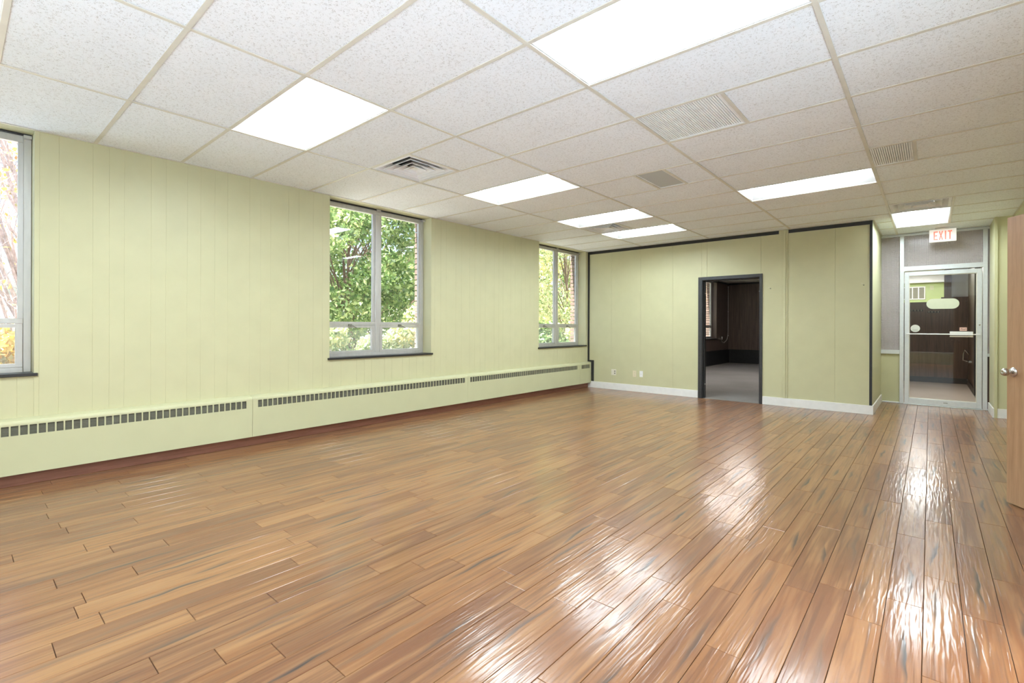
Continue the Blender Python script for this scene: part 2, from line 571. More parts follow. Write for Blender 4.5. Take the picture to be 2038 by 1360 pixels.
for n in range(n0, n1):
    xa, xb = max(-0.02 + n * PW, XW + 0.003), min(-0.02 + (n + 1) * PW, XR - 0.003)
    if xb - xa < 0.012:
        continue
    y_end = YS - 0.004 if (xa + xb) / 2 > XE else YB - 0.004
    off = KNOWN.get(n, random.uniform(0, PL)) % PL
    y = YREAR + 0.004 - PL + off % PL
    while y < y_end:
        a, b = max(y, YREAR + 0.004), min(y + PL, y_end)
        if b - a > 0.03:
            planks.append((xa, xb, a, b))
        y += PL
def screen_area(p):
    xa, xb, a, b = p
    q = [project((x, y, 0)) for x, y in ((xa, a), (xb, a), (xb, b), (xa, b))]
    if any(k is None for k in q):
        return 0.0
    poly = q
    for ax, lim, sg in ((0, 0, 1), (0, 2038, -1), (1, 0, 1), (1, 1360, -1)):
        out = []
        for i in range(len(poly)):
            c, d = poly[i], poly[(i + 1) % len(poly)]
            ic, idd = (c[ax] - lim) * sg >= 0, (d[ax] - lim) * sg >= 0
            if ic:
                out.append(c)
            if ic != idd:
                t = (lim - c[ax]) / (d[ax] - c[ax])
                out.append((c[0] + t * (d[0] - c[0]), c[1] + t * (d[1] - c[1])))
        poly = out
        if len(poly) < 3:
            return 0.0
    return abs(sum(poly[i][0] * poly[(i + 1) % len(poly)][1] - poly[(i + 1) % len(poly)][0] * poly[i][1] for i in range(len(poly)))) / 2
planks.sort(key=lambda p: -screen_area(p))
FV, FF, FR, FP = [], [], [], []
for i, (xa, xb, a, b) in enumerate(planks):
    wd, ln = xb - xa, b - a
    std = abs(wd - PW) < 1e-4 and abs(ln - PL) < 1e-4
    tilt = random.gauss(0, 0.0009)
    if i < 296:
        me = full_plank if std else plank_mesh(wd, ln)
        o = link('plank', me, MT['plank'], fl)
        o.location = Vector(((xa + xb) / 2, (a + b) / 2, 0.0)) - wloc(fl)
        o.rotation_euler = (0, tilt, 0)
    else:
        me = plank_mesh(wd, ln)
        k = len(FV)
        r = random.random()
        for v in me.vertices:
            FV.append(((xa + xb) / 2 + v.co.x, (a + b) / 2 + v.co.y, v.co.z - tilt * v.co.x))
            FR.append(r)
            FP.append(tuple(v.co))
        FF += [tuple(k + q for q in p.vertices) for p in me.polygons]
        bpy.data.meshes.remove(me)
me = bpy.data.meshes.new('planks')
me.from_pydata(FV, [], FF)
me.attributes.new('rnd', 'FLOAT', 'POINT').data.foreach_set('value', FR)
me.attributes.new('pl', 'FLOAT_VECTOR', 'POINT').data.foreach_set('vector', np.array(FP).ravel())
pf = link('plank_field', me, MT['plank'], fl, -wloc(fl))
tag(pf, kind='stuff')

# ------------------------------------------------------------------ ceiling: tees, tiles and their cut-outs
ce = MB().box(XW - 0.3, XR + 0.1, YREAR, YB, H + 0.25, H + 0.28).box(XE - 0.1, XR + 0.1, YB, YS, H + 0.25, H + 0.28).build('ceiling', MT['roofing'])
struct(ce, 'suspended ceiling of white fissured tiles in a cream grid', 'ceiling')
def yk(k): return Y1 + GY * (k - 1)
def xc(c): return XA + GX * c
REG = [(XW, XR, YREAR, YB), (XE, XR, YB, YS)]
CEX = {-1: (XW, xc(0)), 0: (xc(0), xc(1)), 1: (xc(1), xc(2)), 2: (xc(2), xc(3)), 3: (xc(3), XR)}
HOLE = {}          # (col, k) -> list of (x0, x1) spans taken by fixtures
def hole(c, k, a=0.0, b=1.0):
    HOLE.setdefault((c, k), []).append((xc(c) + a * GX, xc(c) + b * GX))
TROFFERS = [(0, -1), (0, 2), (0, 6), (0, 9), (0, 11), (2, 3), (2, 9), (2, -2)]
for c, k in TROFFERS:
    hole(c, k)
DIFF = [(0, 4, 0.0), (0, 10, 0.0), (3, 12, 0.0)]
for c, k, a in DIFF:
    hole(c, k, a, a + 0.5)
GRILLE = [(2, 5, 0.0, 0.5), (1, 7, 0.5, 0.75), (3, 8, 0.0, 0.25)]
for c, k, a, b in GRILLE:
    hole(c, k, a, b)
hole(3, 13, 0, 0.5); hole(3, 14, 0, 0.5)
tile_cache = {}
def add_tile(x0, x1, y0, y1):
    if x1 - x0 < 0.02 or y1 - y0 < 0.02:
        return
    key = (round(x1 - x0, 3), round(y1 - y0, 3))
    if key not in tile_cache:
        a, b = (x1 - x0) / 2 - 0.003, (y1 - y0) / 2 - 0.003
        me = bpy.data.meshes.new('ceiling_tile')
        v = [(-a, -b, 0), (a, -b, 0), (a, b, 0), (-a, b, 0), (-a, -b, .014), (a, -b, .014), (a, b, .014), (-a, b, .014)]
        me.from_pydata(v, [], [(0, 3, 2, 1), (4, 5, 6, 7), (0, 1, 5, 4), (1, 2, 6, 5), (2, 3, 7, 6), (3, 0, 4, 7)])
        tile_cache[key] = me
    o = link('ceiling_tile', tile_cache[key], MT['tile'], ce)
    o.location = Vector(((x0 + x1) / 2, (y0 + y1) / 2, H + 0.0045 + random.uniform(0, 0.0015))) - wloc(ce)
for c, (ca, cb) in CEX.items():
    for k in range(-3, 18):
        for rx0, rx1, ry0, ry1 in REG:
            y0, y1 = max(yk(k), ry0), min(yk(k + 1), ry1)
            spans = [(max(ca, rx0), min(cb, rx1))]
            for h0, h1 in HOLE.get((c, k), []):
                nw = []
                for a, b in spans:
                    if h1 <= a or h0 >= b:
                        nw.append((a, b)); continue
                    if h0 - a > 0.02: nw.append((a, h0))
                    if b - h1 > 0.02: nw.append((h1, b))
                spans = nw
            for a, b in spans:
                if b > a and y1 > y0:
                    add_tile(a, b, y0, y1)
TW = 0.0125
def tee_x(x0, x1, y):
    MB().box(x0, x1, y - TW, y + TW, H, H + 0.004).box(x0, x1, y - 0.002, y + 0.002, H + 0.004, H + 0.035).build('cross_tee', MT['tee'], ce)
def tee_y(x, y0, y1, name='main_tee'):
    MB().box(x - TW, x + TW, y0, y1, H - 0.0012, H + 0.003).box(x - 0.002, x + 0.002, y0, y1, H + 0.003, H + 0.04).build(name, MT['tee'], ce)
for c in range(4):
    tee_y(xc(c), YREAR, YS if c == 3 else YB)
for k in range(-2, 18):
    y = yk(k)
    for c, (ca, cb) in CEX.items():
        a, b = ca + TW, cb - TW
        if y > YB:
            a = max(a, XE)
        if y > YS - 0.03 or b - a < 0.03:
            continue
        if k == 14 and c == 3:       # inside the long troffer
            a = xc(3.5) + TW
        tee_x(a, b, y)
for x, k0, k1 in ((xc(.5), 4, 5), (xc(.5), 10, 11), (xc(3.5), 12, 15), (xc(2.5), 5, 6), (xc(1.5), 7, 8), (xc(1.75), 7, 8), (xc(3.25), 8, 9)):
    tee_y(x, yk(k0) + TW, yk(k1) - TW, 'cross_tee')
# wall angle
wa = MB().box(XW, XW + 0.02, YREAR, YB, H - 0.001, H + 0.003).box(XR - 0.02, XR, YREAR, YS, H - 0.001, H + 0.003)
wa.box(XE, XE + 0.02, YB, YS, H - 0.001, H + 0.003).box(XW, XR, YREAR, YREAR + 0.02, H - 0.001, H + 0.003).build('wall_angle', MT['tee'], ce)

# ------------------------------------------------------------------ left wall
wl = MB()
edges = [YREAR] + [e for ab in WIN for e in ab] + [YB]
for i in range(0, len(edges), 2):
    wl.box(XF - 0.05, XW - 0.012, edges[i], edges[i + 1], 0, H + 0.25)
for a, b in WIN:
    wl.box(XF - 0.05, XW - 0.012, a, b, 0, SILL)
    wl.box(XF - 0.05, XW - 0.012, a, b, H + 0.002, H + 0.25)
wl = wl.build('wall_left', MT['green'])
struct(wl, 'light green grooved panel wall with three tall windows', 'wall')
PAT = [0, .112, .317, .424, .525, .713, .825, .99, 1.10]
seams = sorted(0.449 + 1.22 * s + p for s in range(-2, 8) for p in PAT)
cuts = sorted(set([YREAR] + [s for s in seams if YREAR < s < YB] + [YB]))
def panel(y0, y1, z0, z1):
    x0, x1 = XW - 0.012, XW
    g, c = 0.0, 0.0016
    m = MB().prism([(x0, y0 + g), (x1 - c, y0 + g), (x1, y0 + g + c), (x1, y1 - g - c), (x1 - c, y1 - g), (x0, y1 - g)], z0, z1, 'z')
    m.build('wall_panel', MT['green'], wl)
for a, b in zip(cuts[:-1], cuts[1:]):
    segs = [(a, b)]
    for w0, w1 in WIN:
        nw = []
        for p, q in segs:
            if w1 <= p or w0 >= q:
                nw.append((p, q)); continue
            if w0 - p > 0.004: nw.append((p, w0))
            if q - w1 > 0.004: nw.append((w1, q))
        segs = nw
    for p, q in segs:
        panel(p, q, 0.10, H)
    for w0, w1 in WIN:
        p, q = max(a, w0), min(b, w1)
        if q - p > 0.004:
            panel(p, q, 0.10, SILL)
bb = MB().box(XW - 0.011, XW + 0.016, YREAR, YB - 0.016, 0, 0.099).build('baseboard_left', MT['skirt'], None, 0.002)
struct(bb, 'reddish brown skirting board under the green heater covers', 'baseboard')

# ------------------------------------------------------------------ windows
def make_window(idx, a, b, label, greenroom=True):
    w_ = empty('window_%d' % idx, (XF - 0.02, (a + b) / 2, SILL))
    struct(w_, label, 'window')
    xi, xo = XF, XF - 0.05
    m0 = a + (b - a) * 0.5 - 0.04
    m1 = m0 + 0.08
    al = MT['alu']
    zt, zb, r0, r1 = H - 0.012, 0.842, 1.209, 1.271
    bx('head_rail', al, w_, xo, xi, a + 0.048, b - 0.048, zt - 0.055, zt, bevel=0.003)
    bx('bottom_rail', al, w_, xo, xi + 0.012, a + 0.048, b - 0.048, zb, zb + 0.045, bevel=0.003)
    for y0, y1 in ((a + 0.002, a + 0.048), (b - 0.048, b - 0.002)):
        bx('jamb', al, w_, xo, xi, y0, y1, zb, zt, bevel=0.003)
    bx('mullion', al, w_, xo - 0.01, xi + 0.006, m0 + 0.006, m1 - 0.006, zb + 0.045, zt - 0.055, bevel=0.004)
    bx('head_gap_strip', MT['black'], w_, xo, xi + 0.02, a + 0.004, b - 0.004, zt, H + 0.0, bevel=0.0)  # black strip put in for the dark gap above the frame
    bx('mullion_clip', MT['alu'], w_, xi, xi + 0.03, m0 + 0.01, m1 - 0.01, zt - 0.012, zt + 0.008)
    bx('pull_clip', MT['alu'], w_, xi - 0.002, xi + 0.045, b - 0.05, b - 0.004, zt - 0.025, zt - 0.003)
    for y0, y1 in ((a + 0.048, m0 + 0.006), (m1 - 0.006, b - 0.048)):
        bx('transom_rail', al, w_, xo, xi + 0.004, y0, y1, r0 + 0.02, r1, bevel=0.003)
        # fixed upper light with its bead
        bd = MB().box(xo + 0.005, xi - 0.012, y0, y0 + 0.03, r1, zt - 0.055).box(xo + 0.005, xi - 0.012, y1 - 0.03, y1, r1, zt - 0.055)
        bd.build('glazing_bead', al, w_)
        bx('pane', MT['glass'], w_, xi - 0.032, xi - 0.028, y0 + 0.03, y1 - 0.03, r1, zt - 0.055)
        # opening lower sash
        sa = MB().box(xo + 0.002, xi + 0.002, y0 + 0.003, y0 + 0.042, zb + 0.047, r0 + 0.018).box(xo + 0.002, xi + 0.002, y1 - 0.042, y1 - 0.003, zb + 0.047, r0 + 0.018)
        sa.box(xo + 0.002, xi + 0.002, y0 + 0.042, y1 - 0.042, zb + 0.047, zb + 0.072).box(xo + 0.002, xi + 0.002, y0 + 0.042, y1 - 0.042, r0 - 0.012, r0 + 0.018)
        sash = sa.build('sash', al, w_)
        bx('sash_pane', MT['glass_low'], sash, xi - 0.030, xi - 0.026, y0 + 0.042, y1 - 0.042, zb + 0.072, r0 - 0.012)
        yh = y0 + (y1 - y0) * 0.46
        hd = MB().box(xi + 0.002, xi + 0.020, yh - 0.022, yh + 0.022, r0 + 0.004, r0 + 0.034)
        hd.tube([(xi + 0.022, yh, r0 + 0.02), (xi + 0.034, yh + 0.03, r0 + 0.008), (xi + 0.036, yh + 0.075, r0 - 0.014)], [0.008, 0.007, 0.006])
        hd.build('handle', MT['nickel'] if not greenroom else MT['slot'], sash, smooth=True)
    bx('sill', MT['black'], w_, XF - 0.045, XW + 0.022, a - 0.025 if greenroom else a, b + 0.022 if greenroom else b, SILL + 0.0008, SILL + 0.0175 + 0.006, bevel=0.003)
    return w_
LB = ['aluminium window cut off by the left picture edge, bare twigs outside',
      'two-light aluminium window in the middle of the left green wall', 'two-light aluminium window beside the far green corner, brick reveal outside',
      'first aluminium window of the dark room, hidden beside the doorway', 'narrow sliver of bright window seen through the black doorway']
for i, (a, b) in enumerate(WIN):
    make_window(i + 1, a, b, LB[i])
for i, (a, b) in enumerate(WIN2):
    make_window(i + 4, a, b, LB[i + 3], False)

# ------------------------------------------------------------------ outer brick wall with its window reveals
XO0, XO1 = XF - 0.052, XF - 0.20
ALLW = WIN + WIN2
eb = MB()
edges = [YREAR - 0.2] + [e for ab in ALLW for e in ab] + [Y2 + 0.2]
BR = 0.105
for i in range(0, len(edges), 2):
    a = edges[i] + (BR if i else 0)
    b = edges[i + 1] - 0.0
    first = edges[i]
    eb.box(XO1 + 0.004, XO0, first + (BR if i else 0), b, -0.6, H + 0.3)
for a, b in ALLW:
    eb.box(XO1 + 0.004, XO0, a, b, -0.6, SILL - 0.01)
    eb.box(XO1 + 0.004, XO0, a, b, H + 0.05, H + 0.3)
eb = eb.build('wall_outer', MT['mortar'])
struct(eb, 'brown brick outer wall with pale mortar seen beside the panes', 'wall')
bme = None
for a, b in ALLW:
    for k in range(26):
        z = SILL - 0.005 + k * 0.0762
        ln = 0.20 if k % 2 else 0.10
        if bme is None:
            o = MB().box(XO1 - 0.002, XO0 - 0.002, b + 0.001, b + BR - 0.002, z, z + 0.062).build('brick', MT['brick'], eb, 0.003)
            bme = o.data
            base = o
        else:
            o = link('brick', bme, MT['brick'], eb)
            o.location = Vector(((XO1 + XO0) / 2 - 0.002 + (0.002 if k % 2 else 0), b + BR / 2 - 0.0005, z)) - wloc(eb)

# ------------------------------------------------------------------ heater covers
HB, HT = 0.100, 0.497
SZ0, SZ1, SP, SWD = 0.392, 0.465, 0.0499, 0.0405
slot_me = None
def louvre_mesh():
    m = MB()
    x = 0.0
    m.box(-0.018, -0.014, -SWD / 2 - 0.002, SWD / 2 + 0.002, SZ0 - 0.003, SZ1 + 0.003)
    for q in range(7):
        z = SZ0 + (q + 0.5) * (SZ1 - SZ0) / 7
        m.quad((-0.014, -SWD / 2, z + 0.0035), (-0.004, -SWD / 2, z - 0.0035), (-0.004, SWD / 2, z - 0.0035), (-0.014, SWD / 2, z + 0.0035))
    me = bpy.data.meshes.new('louvre')
    me.from_pydata(m.v, [], m.f)
    me.materials.append(MT['slot'])
    return me
louvre = louvre_mesh()
def heater(y0, y1, s0, ns, label):
    t = empty('heater_cover', ((XW + XH) / 2, (y0 + y1) / 2, HB))
    tag(t, label, 'heater', 'heater covers along the left wall')
    y0, y1 = y0 + 0.0012, y1 - 0.0012
    th = 0.002
    m = MB()
    m.box(XH - th, XH, y0, y1, HB, SZ0)                                   # lower front
    m.box(XH - th, XH, y0, y1, SZ1, HT - 0.018)                           # upper front
    ys = [s0 + i * SP for i in range(ns)]
    bars = [y0] + [v for q in ys for v in (q, q + SWD)] + [y1]
    for i in range(0, len(bars), 2):
        if bars[i + 1] - bars[i] > 0.0005:
            m.box(XH - th, XH, bars[i], bars[i + 1], SZ0, SZ1)
    m.box(XW + 0.03, XH - th, y0, y1, HB, HB + 0.002)                      # returned bottom lip
    m.build('front_panel', MT['green_metal'], t)
    prof = [(XH - th, HT - 0.018), (XH, HT - 0.018), (XH - 0.004, HT - 0.006), (XH - 0.012, HT + 0.002), (XH - 0.026, HT + 0.007), (XW + 0.001, HT + 0.016), (XW + 0.001, HT + 0.012), (XH - 0.026, HT + 0.003)]
    MB().prism(prof, y0, y1, 'y').build('top_cap', MT['green_metal'], t)
    for q in ys:
        o = link('vent_louvre', louvre, MT['slot'], t)
        o.location = Vector((XH - 0.002, q + SWD / 2, 0)) - Vector(t.location)
HSEC = [(-0.972, 1.987, -0.94 + 0.025, 57, 'green louvred heater cover nearest the camera, under the cut-off window'),
        (1.987, 4.985, 2.039, 58, 'green louvred heater cover under the middle window'),
        (4.985, 8.005, 5.034, 58, 'green louvred heater cover under the far window'),
        (8.005, YB - 0.016, 8.066, 6, 'short end piece of green heater cover in the far corner')]
s_last = 1.929 - SWD
for y0, y1, s0, ns, lb in HSEC:
    if y0 < 0:
        s0 = s_last - 56 * SP
    heater(y0, y1, s0, ns, lb)

# ------------------------------------------------------------------ back wall, its panels and trims
DX0, DX1, DZ = -2.975, -2.045, 2.035      # opening in the back wall
TH = 0.14
wb = MB().box(XW, DX0, YB + 0.010, YB + TH, 0, H + 0.25).box(DX1, XE - 0.010, YB + 0.010, YB + TH, 0, H + 0.25).box(DX0, DX1, YB + 0.010, YB + TH, DZ, H + 0.25)
wb = wb.build('wall_back', MT['green'])
struct(wb, 'pale green panelled end wall with the black doorway', 'wall')
def bpanel(x0, x1, z0, z1):
    g, c = 0.0005, 0.002
    y0, y1 = YB, YB + 0.010
    MB().prism([(x0 + g, y1), (x0 + g, y0 + c), (x0 + g + c, y0), (x1 - g - c, y0), (x1 - g, y0 + c), (x1 - g, y1)], z0, z1, 'z').build('wall_panel', MT['green'], wb)
xs = [XW, -4.713, -4.10, -3.484, DX0]
for a, b in zip(xs[:-1], xs[1:]):
    bpanel(a, b, 0, H)
bpanel(DX0, -2.885, DZ, H); bpanel(-2.885, DX1, DZ, H)
for a, b in ((DX1, -1.705), (-1.705, -1.052), (-1.052, XE)):
    bpanel(a, b, 0, H)
# side return into the vestibule
wr = MB().box(XE - 0.01 - TH, XE, YB + TH, YS + 0.05, 0, H + 0.25).box(XE - 0.01, XE, YB, YB + TH, 0, H + 0.25).build('wall_return', MT['green'])
struct(wr, 'narrow green side wall leading to the glass door', 'wall')
t1 = MB().box(XW + 0.04, -1.79, YB - 0.009, YB, 2.672, H - 0.0005).box(-1.655, XE, YB - 0.009, YB, 2.672, H - 0.0005).build('trim_1', MT['black'])
struct(t1, 'black strip along the top of the end wall', 'trim')
t2 = MB().box(XW + 0.001, XW + 0.040, YB - 0.009, YB, 0.517, H - 0.0005).box(XW + 0.040, XH + 0.055, YB - 0.009, YB, 0.517, 0.548).box(XH + 0.001, XH + 0.055, YB - 0.016, YB, 0.128, 0.517).build('trim_2', MT['black'])
struct(t2, 'black strip stepping round the heater in the far left corner', 'trim')
t3 = MB().box(-0.646, XE, YB - 0.009, YB, 0.128, 2.671).build('trim_3', MT['black'])
struct(t3, 'black vertical strip on the outer corner of the end wall', 'trim')
rc = MB().box(-1.742, -1.664, YB - 0.012, YB, 0.128, H - 0.001).box(-1.722, -1.69, YB - 0.024, YB - 0.012, 0.128, H - 0.001).build('trim_4', MT['green'], None, 0.0015)
struct(rc, 'green painted vertical cover strip right of the black doorway', 'trim')
def baseb(name, poly_boxes, label):
    m = MB()
    for q in poly_boxes:
        m.box(*q)
    return struct(m.build(name, MT['trimwhite'], None, 0.002), label, 'baseboard')
baseb('baseboard_back', [(XW + 0.001, -3.032, YB - 0.015, YB, 0.0, 0.127)], 'white baseboard between the far corner and the black doorway')
baseb('baseboard_back_right', [(-2.016, XE + 0.015, YB - 0.015, YB, 0.0, 0.127)], 'white baseboard right of the black doorway')
baseb('baseboard_return', [(XE, XE + 0.015, YB + 0.0005, YS - 0.035, 0.0, 0.127)], 'white baseboard on the narrow side wall by the glass door')

# black door casing
cs = empty('door_casing', ((DX0 + DX1) / 2, YB, 0))
tag(cs, 'black wooden frame of the open doorway in the end wall', 'door frame', kind='structure')
bk = MT['blackwood']
for nm, q in (('casing_leg', (-3.029, DX0 + 0.012, YB - 0.018, YB - 0.0005, 0, 2.075)), ('casing_leg', (DX1 - 0.012, -2.018, YB - 0.018, YB - 0.0005, 0, 2.075)),
              ('casing_head', (DX0 + 0.012, DX1 - 0.012, YB - 0.018, YB - 0.0005, 2.021, 2.075)),
              ('jamb', (DX0 + 0.0005, DX0 + 0.022, YB, YB + TH + 0.01, 0, DZ - 0.022)), ('jamb', (DX1 - 0.022, DX1 - 0.0005, YB, YB + TH + 0.01, 0, DZ - 0.022)),
              ('head_jamb', (DX0 + 0.0005, DX1 - 0.0005, YB, YB + TH + 0.01, DZ - 0.022, DZ - 0.0005)),
              ('door_stop', (DX0 + 0.022, DX0 + 0.036, YB + 0.05, YB + 0.09, 0, DZ - 0.036)), ('door_stop', (DX1 - 0.036, DX1 - 0.022, YB + 0.05, YB + 0.09, 0, DZ - 0.036)),
              ('head_stop', (DX0 + 0.022, DX1 - 0.022, YB + 0.05, YB + 0.09, DZ - 0.036, DZ - 0.022))):
    bx(nm, bk, cs, *q, bevel=0.002)
for x, y, z, d in ((DX0 + 0.0362, YB + 0.07, 1.80, 1), (DX0 + 0.0362, YB + 0.07, 0.24, 1), (DX1 - 0.0362, YB + 0.07, 1.80, -1)):
    MB().lathe([(0, 0.012), (0.004, 0.011), (0.007, 0.004)], (x, y, z), (d, 0, 0), 12).build('screw_cap', MT['plastic_white'], cs)
MB().lathe([(0, 0.012), (0.004, 0.011), (0.007, 0.004)], (DX1 - 0.05, YB + 0.07, DZ - 0.0362), (0, 0, -1), 12).build('screw_cap', MT['plastic_white'], cs)

# outlets and tiny hooks on the end wall
def outlet(x, z, w_, h_, mat, label, kind):
    t = empty('wall_outlet', (x, YB, z - h_ / 2))
    tag(t, label, 'outlet', 'cover plates low on the end wall')
    bx('cover_plate', mat, t, x - w_ / 2, x + w_ / 2, YB - 0.007, YB - 0.0005, z - h_ / 2, z + h_ / 2, bevel=0.0025)
    if kind == 'duplex':
        for dz in (-0.02, 0.02):
            s = bx('socket', mat, t, x - 0.015, x + 0.015, YB - 0.0095, YB - 0.007, z + dz - 0.014, z + dz + 0.014, bevel=0.001)
            for dx in (-0.006, 0.006):
                bx('slot', MT['ink'], s, x + dx - 0.0012, x + dx + 0.0012, YB - 0.0100, YB - 0.0095, z + dz - 0.004, z + dz + 0.006)
    elif kind == 'double':
        for dx in (-0.024, 0.024):
            for dz in (-0.02, 0.02):
                bx('socket', MT['slot'] if dx > 0 else mat, t, x + dx - 0.013, x + dx + 0.013, YB - 0.0095, YB - 0.007, z + dz - 0.012, z + dz + 0.012, bevel=0.001)
    else:
        bx('jack', mat, t, x - 0.012, x + 0.012, YB - 0.010, YB - 0.007, z - 0.012, z + 0.012, bevel=0.002)
        MB().lathe([(0, 0.004), (0.005, 0.004)], (x, YB - 0.010, z - 0.001), (0, -1, 0), 10).build('port', MT['slot'], t)
outlet(-4.658, 0.337, 0.105, 0.115, MT['plastic_cream'], 'square cream double outlet plate, leftmost on the end wall', 'double')
outlet(-4.219, 0.333, 0.072, 0.120, MT['plastic_beige'], 'beige upright outlet plate between two other plates', 'duplex')
outlet(-4.084, 0.338, 0.066, 0.115, MT['plastic_white'], 'white upright jack plate, rightmost of the three', 'jack')
def hook(x, z, label):
    t = empty('wall_anchor', (x, YB, z))
    tag(t, label, 'wall anchor', 'old fixings left in the end wall')
    MB().lathe([(0, 0.009), (0.003, 0.008), (0.009, 0.004)], (x + 0.008, YB - 0.0005, z - 0.012), (0, -1, 0), 10).build('screw', MT['slot'], t)
    MB().lathe([(0, 0.007), (0.003, 0.006), (0.006, 0.003)], (x - 0.012, YB - 0.0005, z + 0.008), (0, -1, 0), 10).build('screw', MT['tee'], t)
hook(-1.914, 1.843, 'small screws left in the wall beside the black doorway')
hook(-0.722, 1.835, 'small screws left in the wall beside the black corner strip')

# ------------------------------------------------------------------ right wall, rear wall
OY0, OY1 = 3.32, 4.195
SY0, SY1, SZB, SZT = -1.1, 2.75, 0.12, 2.05       # unseen side glazing, added for fill daylight
wr_ = MB().box(XR, XR + 0.12, YREAR, SY0, 0, H + 0.25).box(XR, XR + 0.12, SY1, OY0, 0, H + 0.25)
wr_.box(XR, XR + 0.12, SY0, SY1, 0, SZB).box(XR, XR + 0.12, SY0, SY1, SZT, H + 0.25)
wr_.box(XR, XR + 0.12, OY1, 9.40, 0, H + 0.25).box(XR, XR + 0.12, OY0, OY1, 2.03, H + 0.25)
struct(wr_.build('wall_right', MT['green']), 'pale green right wall behind the open wooden door', 'wall')
wp = MB().box(0.660, XR + 0.12, 9.40, YS - 0.03, 0, H + 0.25).box(0.690, XR - 0.0005, 9.29, 9.40, 0, H + 0.25).box(0.660, 0.690, 9.27, 9.40, 0, H + 0.25)
struct(wp.build('wall_pilaster', MT['green']), 'green wall stub between the glass entrance and the wooden door', 'wall')
baseb('baseboard_right', [(0.645, XR - 0.001, 9.275, 9.29, 0, 0.127), (0.645, 0.660, 9.2755, YS - 0.035, 0, 0.127)], 'white baseboard at the foot of the green wall stub')
RX0, RX1, RZ0, RZ1 = -2.9, 0.65, 0.35, 2.62
rw = MB().box(XW - 0.2, RX0, YREAR - 0.14, YREAR, 0, H + 0.25).box(RX1, XR + 0.12, YREAR - 0.14, YREAR, 0, H + 0.25)
rw.box(RX0, RX1, YREAR - 0.14, YREAR, 0, RZ0).box(RX0, RX1, YREAR - 0.14, YREAR, RZ1, H + 0.25)
struct(rw.build('wall_rear', MT['green']), 'green wall with an opening for added daylight panes behind the camera', 'wall')
rwn = empty('window_6', ((RX0 + RX1) / 2, YREAR - 0.07, RZ0))  # unseen glazing added to bring fill daylight to the ceiling
struct(rwn, 'unseen row of framed panes behind the camera, added for fill daylight', 'window')
nb = 3
bw = (RX1 - RX0) / nb
for i in range(nb + 1):
    bx('mullion', MT['alu'], rwn, max(RX0, RX0 + i * bw - 0.03), min(RX1, RX0 + i * bw + 0.03), YREAR - 0.10, YREAR - 0.05, RZ0 + 0.05, RZ1 - 0.05, bevel=0.003)
for z in (RZ0, RZ1 - 0.05):
    bx('rail', MT['alu'], rwn, RX0, RX1, YREAR - 0.10, YREAR - 0.05, z, z + 0.05, bevel=0.003)
for i in range(nb):
    bx('pane', MT['glass'], rwn, RX0 + i * bw + 0.03, RX0 + (i + 1) * bw - 0.03, YREAR - 0.078, YREAR - 0.073, RZ0 + 0.05, RZ1 - 0.05)
swn = empty('window_9', (XR + 0.06, (SY0 + SY1) / 2, SZB))  # unseen glazing added so daylight evens out the ceiling
struct(swn, 'unseen row of framed panes in the right wall, added for fill daylight', 'window')
sw = (SY1 - SY0) / 3
for i in range(4):
    bx('mullion', MT['alu'], swn, XR + 0.04, XR + 0.09, max(SY0, SY0 + i * sw - 0.03), min(SY1, SY0 + i * sw + 0.03), SZB + 0.05, SZT - 0.05, bevel=0.003)
for z in (SZB, SZT - 0.05):
    bx('rail', MT['alu'], swn, XR + 0.04, XR + 0.09, SY0, SY1, z, z + 0.05, bevel=0.003)
for i in range(3):
    bx('pane', MT['glass'], swn, XR + 0.063, XR + 0.068, SY0 + i * sw + 0.03, SY0 + (i + 1) * sw - 0.03, SZB + 0.05, SZT - 0.05)
tr = MB().box(-12, 10, -16, YREAR - 0.141, -0.35, -0.15).box(XR + 0.121, 10, YREAR - 0.141, OY0 - 0.151, -0.35, -0.15).build('bounce_deck', MT['bounce_blue'])  # unseen deck added to throw daylight up at the ceiling
struct(tr, 'added blue-grey terrace deck behind and beside the camera', 'bounce_deck')
# unseen box added behind the open wooden door to keep daylight out
cl = MB().box(XR + 0.12, 2.2, OY0 - 0.15, OY0 - 0.05, 0, H).box(XR + 0.12, 2.2, OY1 + 0.05, OY1 + 0.15, 0, H).box(2.2, 2.3, OY0 - 0.15, OY1 + 0.15, 0, H)
struct(cl.build('wall_leak_box', MT['green']), 'unseen box walls behind the open wooden door, keeping daylight out', 'wall')
struct(MB().box(XR + 0.0, 2.3, OY0 - 0.15, OY1 + 0.15, -0.05, -0.001).build('floor_leak_box', MT['hallfloor']), 'floor of the unseen box added behind the open wooden door', 'floor')
struct(MB().box(XW - 0.35, XR + 0.2, YREAR - 0.2, OY0 - 0.16, H + 0.30, H + 0.5).box(XW - 0.35, 3.0, OY0 - 0.16, 18.4, H + 0.30, H + 0.5).build('roof', MT['roofing']), 'unseen flat roof slab over the building, added to block the sun', 'roof')  # unseen slab added to block the sun, cut back over the deck

